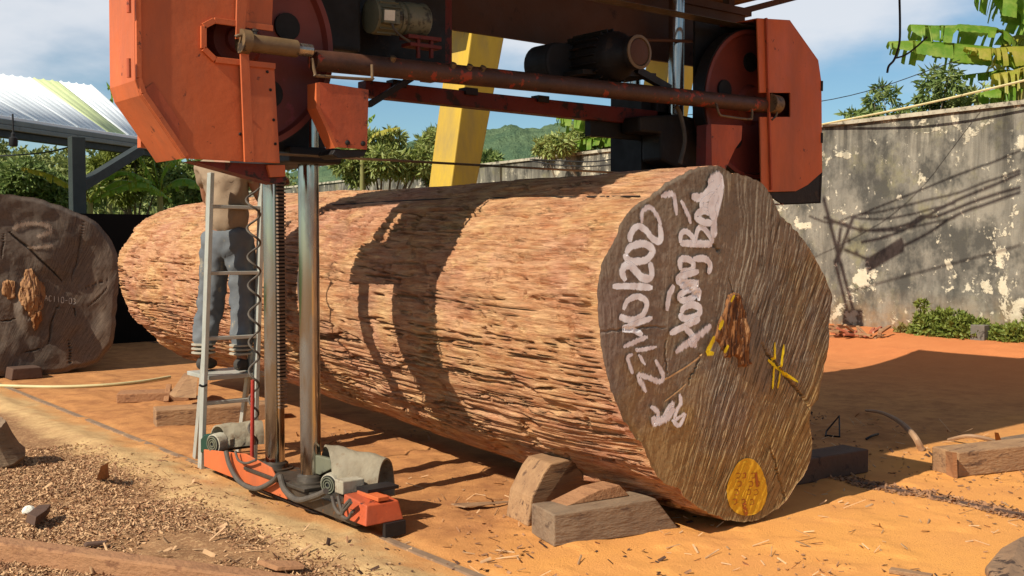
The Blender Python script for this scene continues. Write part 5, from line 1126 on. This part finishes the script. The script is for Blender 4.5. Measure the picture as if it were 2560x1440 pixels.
# ================================================================== VEGETATION
def up(x, y, dist):
    d = _f+_r*(x-1280)/FOC-_u*(y-720)/FOC; d = d/np.linalg.norm(d[:2]); return _C+d*dist
def blobs(lst, dist):     # (px, py, radius px)
    o = []
    for x, y, r_ in lst:
        c = up(x, y, dist+rng.normal()*.3); o.append((*c, r_*.86*dist/FOC))
    return o
T1 = blobs([(870,400,45),(930,360,45),(985,345,26),(960,400,50),(1010,410,45),(900,430,40),(1060,400,40),(1090,340,22),(1060,360,24)], 27)
b = up(960,470,27); tree('leafy_tree', (b[0], b[1], 0), T1, 6500, .20, .06, 'leaf_mid', 'sunlit yellow-green leafy tree between left orange guard and yellow pillar', tr=.09)
T2b = blobs([(1075,380,34),(1095,345,28),(1050,410,34),(1110,410,40),(1090,440,30)], 29)
b = up(1085,470,29); tree('leafy_tree', (b[0], b[1], 0), T2b, 3600, .20, .06, 'leaf_dark', 'dark green tree just left of the yellow pillar', tr=.09)
T3 = blobs([(1360,368,26),(1400,360,34),(1460,345,42),(1510,330,40),(1500,300,24),(1540,350,45),(1440,372,30),(1600,345,50),(1640,360,40)], 24)
b = up(1480,420,24); tree('leafy_tree', (b[0], b[1], 0), T3, 6500, .17, .055, 'leaf_mid', 'bushy green tree over the wall left of the dark carriage post', tr=.08)
T4 = blobs([(1210,398,12),(1240,400,12),(1225,392,10)], 30); b = up(1225,430,30); tree('wall_bush', (b[0], b[1], 0), T4, 420, .22, .07, 'leaf_dark', 'small dark bush above the wall right of the yellow pillar', 'bush', tr=.04)
T5 = blobs([(2185,250,18),(2205,225,20),(2235,240,18),(2172,270,22),(2180,292,22),(2250,270,14),(2212,285,10)], 19.3); b = up(2205,330,19.3); tree('young_tree', (b[0], b[1], 0), T5, 460, .15, .045, 'leaf_dark', 'thin young tree with sparse leaves above the wall beside the orange guard', tr=.035, drop=.45)
T6 = blobs([(2330,195,30),(2370,200,34),(2320,230,26),(2370,240,36),(2345,255,30),(2300,265,22),(2270,275,20)], 19.6); b = up(2350,330,19.6); tree('young_tree', (b[0], b[1], 0), T6, 900, .17, .045, 'leaf_dark', 'dense drooping dark tree above the wall below the banana leaves', tr=.05, drop=.6)
T7 = blobs([(2420,250,26),(2450,235,30),(2480,262,30),(2520,250,34),(2400,270,22),(2540,265,30)], 20); b = up(2460,330,20); tree('wall_bush', (b[0], b[1], 0), T7, 900, .16, .045, 'leaf_mid', 'leafy bush over the wall under the banana plant', 'bush', tr=.04)
T8 = blobs([(2115,292,12),(2140,286,12),(2155,292,10)], 19.3); b = up(2130,330,19.3); tree('wall_bush', (b[0], b[1], 0), T8, 140, .13, .04, 'leaf_dark', 'tiny sprig showing over the wall next to the right orange guard', 'bush', tr=.03)
# left thicket behind the fence
T9 = blobs([(300,380,40),(340,360,36),(270,420,44),(340,430,50),(400,440,44),(250,460,44),(380,390,40),(310,470,46),(430,470,40)], 28); b = up(340,540,28); tree('thicket_tree', (b[0], b[1], 0), T9, 6000, .19, .055, 'leaf_weed', 'yellow-green thicket behind the shade-black fence right of the shed post', tr=.07)
T10 = blobs([(60,440,50),(120,470,50),(20,480,50),(150,500,40),(80,500,46),(230,490,36)], 30); b = up(80,560,30); tree('thicket_tree', (b[0], b[1], 0), T10, 5000, .2, .07, 'leaf_dark', 'dark green bushes behind the grey log left of the shed post', tr=.07)
T11 = blobs([(455,440,40),(490,470,40),(520,430,44),(560,460,50),(470,490,36)], 26); b = up(500,540,26); tree('thicket_tree', (b[0], b[1], 0), T11, 3600, .22, .07, 'leaf_dark', 'dark leafy tree below the left orange guard', tr=.07)
# banana plants: each leaf a part
def bleaf(par, spine, width, mat, droop=.55, seed=0, rag=.5):
    g_ = np.random.default_rng(seed); n = 64; s = spline(spine, n); t = np.linspace(0, 1, n); d = np.gradient(s, axis=0); d /= np.linalg.norm(d, axis=1)[:, None]
    side = np.cross(d, (0, 0, 1)); side /= np.linalg.norm(side, axis=1)[:, None]+1e-9; upv = np.cross(side, d)
    wv = width*np.clip(np.sin(np.clip(t*.93+.05, 0, 1)*math.pi)**.45, .05, 1); V_, F_ = [], []; K = 5
    for sg in (-1, 1):
        tear = g_.random(n) < .30*rag+.12; dep = g_.integers(1, K, n); seg = np.cumsum(tear)
        jl = (1+.16*rag*g_.normal(size=n+5))[seg]; jd = (1+.35*g_.normal(size=n+5))[seg]*droop; tw = (g_.normal(size=n+5)*.10)[seg]
        k0 = len(V_)
        for i in range(n):
            for j in range(K+1):
                f_ = j/K; ww = wv[i]*(1+(jl[i]-1)*f_)
                V_.append(s[i]+side[i]*sg*ww*f_*(1-.22*droop*f_)+upv[i]*ww*(.16*math.sin(f_*2.6))-np.array([0, 0, 1])*ww*(.35*droop*f_+.65*jd[i]*f_*f_)+d[i]*ww*(tw[i]*f_*f_+.14*f_)+np.array([0, 0, .006])*math.sin(i*2.4)*f_)
        for i in range(n-1):
            for j in range(K):
                if tear[i+1] and j >= dep[i+1]: continue
                q_ = k0+i*(K+1)+j; F_.append((q_, q_+1, q_+K+2, q_+K+1))
    o = link('leaf', npmesh('leaf', np.array(V_), np.array(F_)), mat, par)
    MB().tube(s, np.linspace(.028, .006, n)*max(.6, width/.4), 6).build('midrib', 'banana_yellow', o, smooth=True); return o
def banana(base, label, leaves, stem_top, r=.11):
    t = thing('banana_plant', base, label, 'banana plant'); b0 = np.array(base, float)
    MB().tube(spline([b0-np.array([0, 0, .2]), (b0+stem_top)/2, stem_top], 8), np.linspace(r, r*.55, 8), 12).build('stem', 'banana_stem', t, smooth=True)
    for i, (sp, wd, m, dr) in enumerate(leaves): bleaf(t, sp, wd, m, dr, i+int(b0[0]*10))
    return t
DB = 18.0
u_ = lambda x, y, dd=0: up(x, y, DB+dd)
stt = u_(2590,190)
banana((stt[0], stt[1], .2), 'tall banana plant with ragged leaves over the wall at the right', [
    ([stt, u_(2520,88,.1), u_(2420,68,0), u_(2330,66,-.1), u_(2274,62,-.2)], .48, 'banana', .75),
    ([stt, u_(2500,128), u_(2400,112,-.2), u_(2300,104,-.3), u_(2222,104,-.4)], .40, 'banana', .8),
    ([u_(2640,120), u_(2540,118,-.3), u_(2470,122,-.5), u_(2410,118,-.6)], .24, 'banana_yellow', .9),
    ([stt, u_(2520,176), u_(2460,182), u_(2395,190)], .18, 'banana', .6),
    ([u_(2660,130), u_(2590,160,-.5), u_(2530,178,-.6), u_(2482,186,-.7)], .42, 'banana_yellow', .9),
    ([u_(2640,90,.4), u_(2570,40,.3), u_(2520,10,.2), u_(2470,-40,.2)], .42, 'banana', .7),
    ([u_(2640,40,.2), u_(2560,-10,.1), u_(2500,-30), u_(2440,-20)], .5, 'banana', .8), ([u_(2640,200), u_(2560,215,-.4), u_(2500,222,-.5), u_(2450,232,-.6)], .3, 'banana', .8), ([u_(2600,150), u_(2570,200,-.5), u_(2550,240,-.6), u_(2540,275,-.6)], .26, 'leaf_dry', 1.), ([u_(2600,110), u_(2540,90,.5), u_(2500,140,.7), u_(2480,170,.8)], .3, 'banana_yellow', .9),
    ([stt, u_(2660,60), u_(2720,-20), u_(2790,-40)], .36, 'banana', .7), ([stt, u_(2600,60,1), u_(2590,-60,1.6), u_(2560,-130,2)], .36, 'banana', .6)], stt, .12)
DB = 23.5; s2 = u_(1560,345)
banana((s2[0], s2[1], 0), 'banana plant beyond the wall left of the dark carriage post', [
    ([s2, u_(1510,305), u_(1450,292), u_(1392,296)], .42, 'banana', .7), ([s2, u_(1490,345), u_(1430,352), u_(1368,362)], .30, 'banana', .7), ([s2, u_(1590,290), u_(1640,270), u_(1690,280)], .4, 'banana', .6), ([s2, u_(1540,300,.8), u_(1500,280,1.2), u_(1460,300,1.6)], .3, 'banana', .7)], s2, .11)
DB = 22.0; s3 = u_(225,505)
banana((s3[0], s3[1], 0), 'banana plant with pale arching leaf behind the shed post', [
    ([s3, u_(180,468), u_(125,436), u_(55,418)], .22, 'banana_yellow', .6), ([s3, u_(200,440), u_(185,400), u_(165,370)], .22, 'banana_yellow', .6), ([s3, u_(290,470), u_(360,455), u_(430,500)], .2, 'banana', .7), ([s3, u_(270,440), u_(320,430), u_(380,455)], .2, 'banana', .6)], s3, .09)
DB = 23.0; s4 = u_(400,480)
banana((s4[0], s4[1], 0), 'bright green banana clump below the left orange guard', [
    ([s4, u_(370,430), u_(345,380), u_(330,340)], .26, 'banana', .6), ([s4, u_(410,430), u_(430,400), u_(470,385)], .28, 'banana', .6), ([s4, u_(440,450), u_(480,450), u_(520,480)], .24, 'banana', .7), ([s4, u_(350,460), u_(300,450), u_(260,470)], .22, 'banana', .7), ([s4, u_(385,420), u_(380,370), u_(395,340)], .24, 'banana', .5)], s4, .10)
DB = 26.5; s5 = u_(905,380)
banana((s5[0], s5[1], 0), 'pale young banana shoot beside the left orange guard flap', [([s5, u_(912,330), u_(922,300), u_(938,285)], .22, 'banana', .6), ([s5, u_(930,340), u_(960,325), u_(1000,318)], .16, 'banana_yellow', .7), ([s5, u_(890,330), u_(880,300), u_(860,280)], .22, 'banana', .6)], s5, .09)
DB = 30.0; s6 = u_(270,330); banana((s6[0], s6[1], 0), 'dark banana tips showing left of the orange guard above the shed roof', [([s6, u_(278,260), u_(276,225), u_(266,205)], .26, 'banana', .6), ([s6, u_(300,280), u_(320,240), u_(340,230)], .3, 'banana', .6)], s6, .1)
# weeds at the foot of the wall
def weed(pxs, n, mat, label, ln=.075, wd=.04):
    cl_ = []
    for x, y, r_ in pxs:
        c = PX(x, y, wx(9)-.45); cl_.append((c[0], c[1], max(c[2], .25), r_*c[0]/.77/FOC*1.2))
    b0 = (np.mean([c[0] for c in cl_]), np.mean([c[1] for c in cl_]), .2)
    return tree('weed_bush', b0, cl_, n, ln, wd, mat, label, 'weeds', 'weeds along the wall foot', tr=.012, trunk='banana_stem', drop=-.1)
weed([(2320,840,30),(2350,820,34),(2390,830,38),(2430,850,40),(2400,860,36),(2340,860,30),(2300,865,20),(2440,870,24),(2350,790,14),(2380,795,16),(2420,805,18),(2330,805,14),(2455,815,14)], 4200, 'leaf_weed', 'dense yellow-green weeds against the foot of the plaster wall')
weed([(2302,790,12),(2306,765,9),(2300,810,12),(2316,820,14)], 420, 'leaf_weed', 'tall thin weed climbing the plaster wall')
weed([(2300,868,16),(2350,878,20),(2400,884,22),(2450,886,22),(2500,884,22),(2380,872,22),(2430,876,20)], 1800, 'leaf_weed', 'low leafy weeds spilling onto the orange bank')
weed([(2490,870,24),(2530,855,30),(2560,840,32),(2500,850,20),(2580,860,30)], 1900, 'leaf_weed', 'loose weeds at the right end of the wall foot')
weed([(2262,858,12),(2250,865,9),(2280,866,10)], 260, 'leaf_dry', 'low dry sprigs left of the dense weeds')
# debris pile of sticks and bricks left of the weeds
g9 = np.random.default_rng(12)
for i in range(26):
    x, y = g9.uniform(2085, 2205), g9.uniform(815, 872); p = PX(x, y, 13.6); p[2] = float(gz(p[0], p[1]))+g9.uniform(.0, .1); a_ = g9.uniform(0, 3.14); l_ = g9.uniform(.12, .4)
    q_ = p+np.array([math.cos(a_)*l_, math.sin(a_)*l_, g9.uniform(-.02, .12)])
    tag(MB().bar(p, q_, g9.uniform(.03, .06), .03).build('wood_stick', ['timber_red', 'timber', 'brick'][i % 3], bevel=.004), ('dusty red-brown stick', 'pale sawn stick', 'brick-red broken stick')[i % 3]+' in the debris heap between cut end and weeds', 'stick', ('red-brown', 'pale', 'brick-red')[i % 3]+' sticks in the debris heap')
for i, (x, y) in enumerate(((2110,826),(2135,838),(2098,850))):
    p = PX(x, y, 13.8); z = float(gz(p[0], p[1])); tag(MB().box((p[0]-.06, p[1]-.11, z-.01), (p[0]+.06, p[1]+.11, z+.07)).build('brick', 'brick', bevel=.006), 'loose brick lying in the debris heap by the wall', 'brick', 'bricks in the debris heap')
p = PX(2450,835,14.25); tag(MB().box((p[0]-.08, p[1]-.1, .15), (p[0]+.08, p[1]+.1, .44)).build('concrete_block', 'concrete', bevel=.01), 'grey concrete block standing among the weeds', 'block')

# ================================================================== YELLOW GANTRY LEGS
gan = thing('gantry_frame', (8, 9.2, 0), 'yellow painted leaning gantry legs seen behind the mill', 'gantry')
YG = 9.3
def leg(pA, pB, wl, nm='leg'):
    """pA upper left px of the front face, pB lower; front face width px"""
    a0, a1 = PY(*pA[0], YG), PY(*pA[1], YG); b0_, b1_ = PY(*pB[0], YG), PY(*pB[1], YG)
    ext = lambda t0, t1, z: t1+(t0-t1)*((z-t1[2])/(t0[2]-t1[2]))
    T0, T1_ = ext(a0, b0_, 4.0), ext(a1, b1_, 4.0); B0, B1_ = ext(a0, b0_, 0), ext(a1, b1_, 0)
    d = np.array([0, wl, 0]); return MB().hexa([B0, B1_, B1_+d, B0+d, T0, T1_, T1_+d, T0+d]).build(nm, 'yellow_paint', gan, bevel=.012)
leg(((1180,70),(1262,86)), ((1131,440),(1196,440)), .42)
leg(((1676,150),(1742,150)), ((1640,415),(1700,415)), .42)
tpa, tpb = PY(1240,-260,YG), PY(1780,-260,YG); MB().box((6.5, YG+.02, 4.0), (10.6, YG+.40, 4.2)).build('top_beam', 'yellow_paint', gan, bevel=.012)

# ================================================================== LEANING POLE AND CABLES (shadows on the wall)
SH = 5.6                                                     # metres along X between wall and cables
def caster(x, y, xw=14.95, d=SH): p = PX(x, y, xw); return p-LD*(d/LD[0])
def pix_y(p): d = p-_C; return 720-FOC*(d@_u)/(d@_f)
def near_d(pts):
    for d in np.arange(1.2, 7, .1):
        if all(pix_y(caster(x, y, d=d)) < -30 for x, y in pts): return d
    return 7.
ply = caster(2142,815)
pole = thing('utility_pole', (ply[0], ply[1], 0), 'utility pole with leaning head behind the mill, mostly hidden', 'pole')
MB().cyl((ply[0], ply[1], -.1), tuple(ply), .07, 12, .06).build('pole_shaft', 'concrete', pole, smooth=True)
for a, b in (((2142,815),(2082,600)),((2082,600),(2050,480)),((2122,800),(2080,640)),((2085,645),(2130,535)),((2096,560),(2085,640))):
    MB().cyl(caster(*a), caster(*b), .034, 10).build('pole_strut', 'dark_iron', pole, smooth=True)
for i, pts in enumerate(([(2010,520),(2070,545),(2130,533),(2215,530),(2300,520),(2400,510),(2480,490),(2570,470)],[(2130,538),(2170,545),(2230,550),(2320,543),(2400,534)],[(2050,528),(2145,570),(2220,576),(2280,570),(2310,556),(2345,562),(2400,548),(2480,527),(2570,512)],[(2100,545),(2150,572),(2240,582),(2320,577),(2400,570)],[(2150,602),(2200,598),(2260,585),(2330,556),(2400,528),(2480,505),(2570,478)],[(2105,615),(2140,632),(2175,645),(2250,628),(2330,600),(2400,565),(2480,544),(2570,524)],[(2130,535),(2250,505),(2400,466),(2570,424)],[(2120,722),(2250,702),(2400,682),(2570,656)])):
    dn = near_d(pts); MB().tube(spline([caster(*p, d=dn) for p in pts], 40), .013 if i in (0,1,3,6,7) else .02, 6).build('overhead_cable', 'wire', pole, smooth=True)
for x, y, s in ((2150,571,.045),(2118,594,.035),(2137,628,.04)):
    c = caster(x, y); MB().lathe(c, (0, 1, 0), [(.02, -s), (s, -s*.5), (s, s*.5), (.02, s)], 12).build('insulator', 'dark_iron', pole)
c0, c1 = caster(2165,663,d=4.4), caster(2262,620,d=4.4); MB().bar(c0, c1, .13, .13).build('cable_box', 'dark_iron', pole)
# cable hanging in front of the sky at the right
tag(MB().tube(spline([up(2248,-30,9), up(2250,60,9), up(2248,110,9), up(2236,148,9), up(2222,165,9), up(2218,182,9)], 26), .009, 7).build('hanging_cable', 'wire', smooth=True), 'loose black cable hanging against the sky at upper right', 'cable')
tag(MB().tube(spline([up(2236,146,9), up(2262,138,9), up(2290,118,9), up(2318,92,9)], 16), .007, 7).build('hanging_cable', 'wire', smooth=True), 'short side branch of the loose black cable before the banana leaves', 'cable')
tag(MB().tube(spline([PX(2055,311,15.0), PX(2300,262,14.5), PX(2600,192,14.2)], 20), .016, 6).build('white_cable', 'hose_pale', smooth=True), 'white cable running just above the plaster wall', 'cable')
tag(MB().tube(spline([PX(1560,300,12), PX(2060,252,13), PX(2400,150,14)], 20), .006, 5).build('thin_wire', 'wire'), 'faint thin wire slanting across the sky behind the right orange guard', 'wire')
for k, pts in enumerate(([(1325,398),(1400,402),(1480,404),(1545,396)],[(1325,402),(1390,412),(1470,416),(1545,410)])):
    tag(MB().tube(spline([PX(x, y, 14.6) for x, y in pts], 16), .014, 6).build('wall_cable', 'wire'), 'black cable sagging along the wall left of the dark carriage post, %s one' % ('upper', 'lower')[k], 'cable')
tag(MB().tube(spline([PY(1535,330,6.6), PY(1545,350,6.6), PY(1530,380,6.6), PY(1542,400,6.6), PY(1532,425,6.6)], 20), .01, 6).build('dangling_cable', 'wire'), 'thin black cable dangling beside the dark carriage post', 'cable')
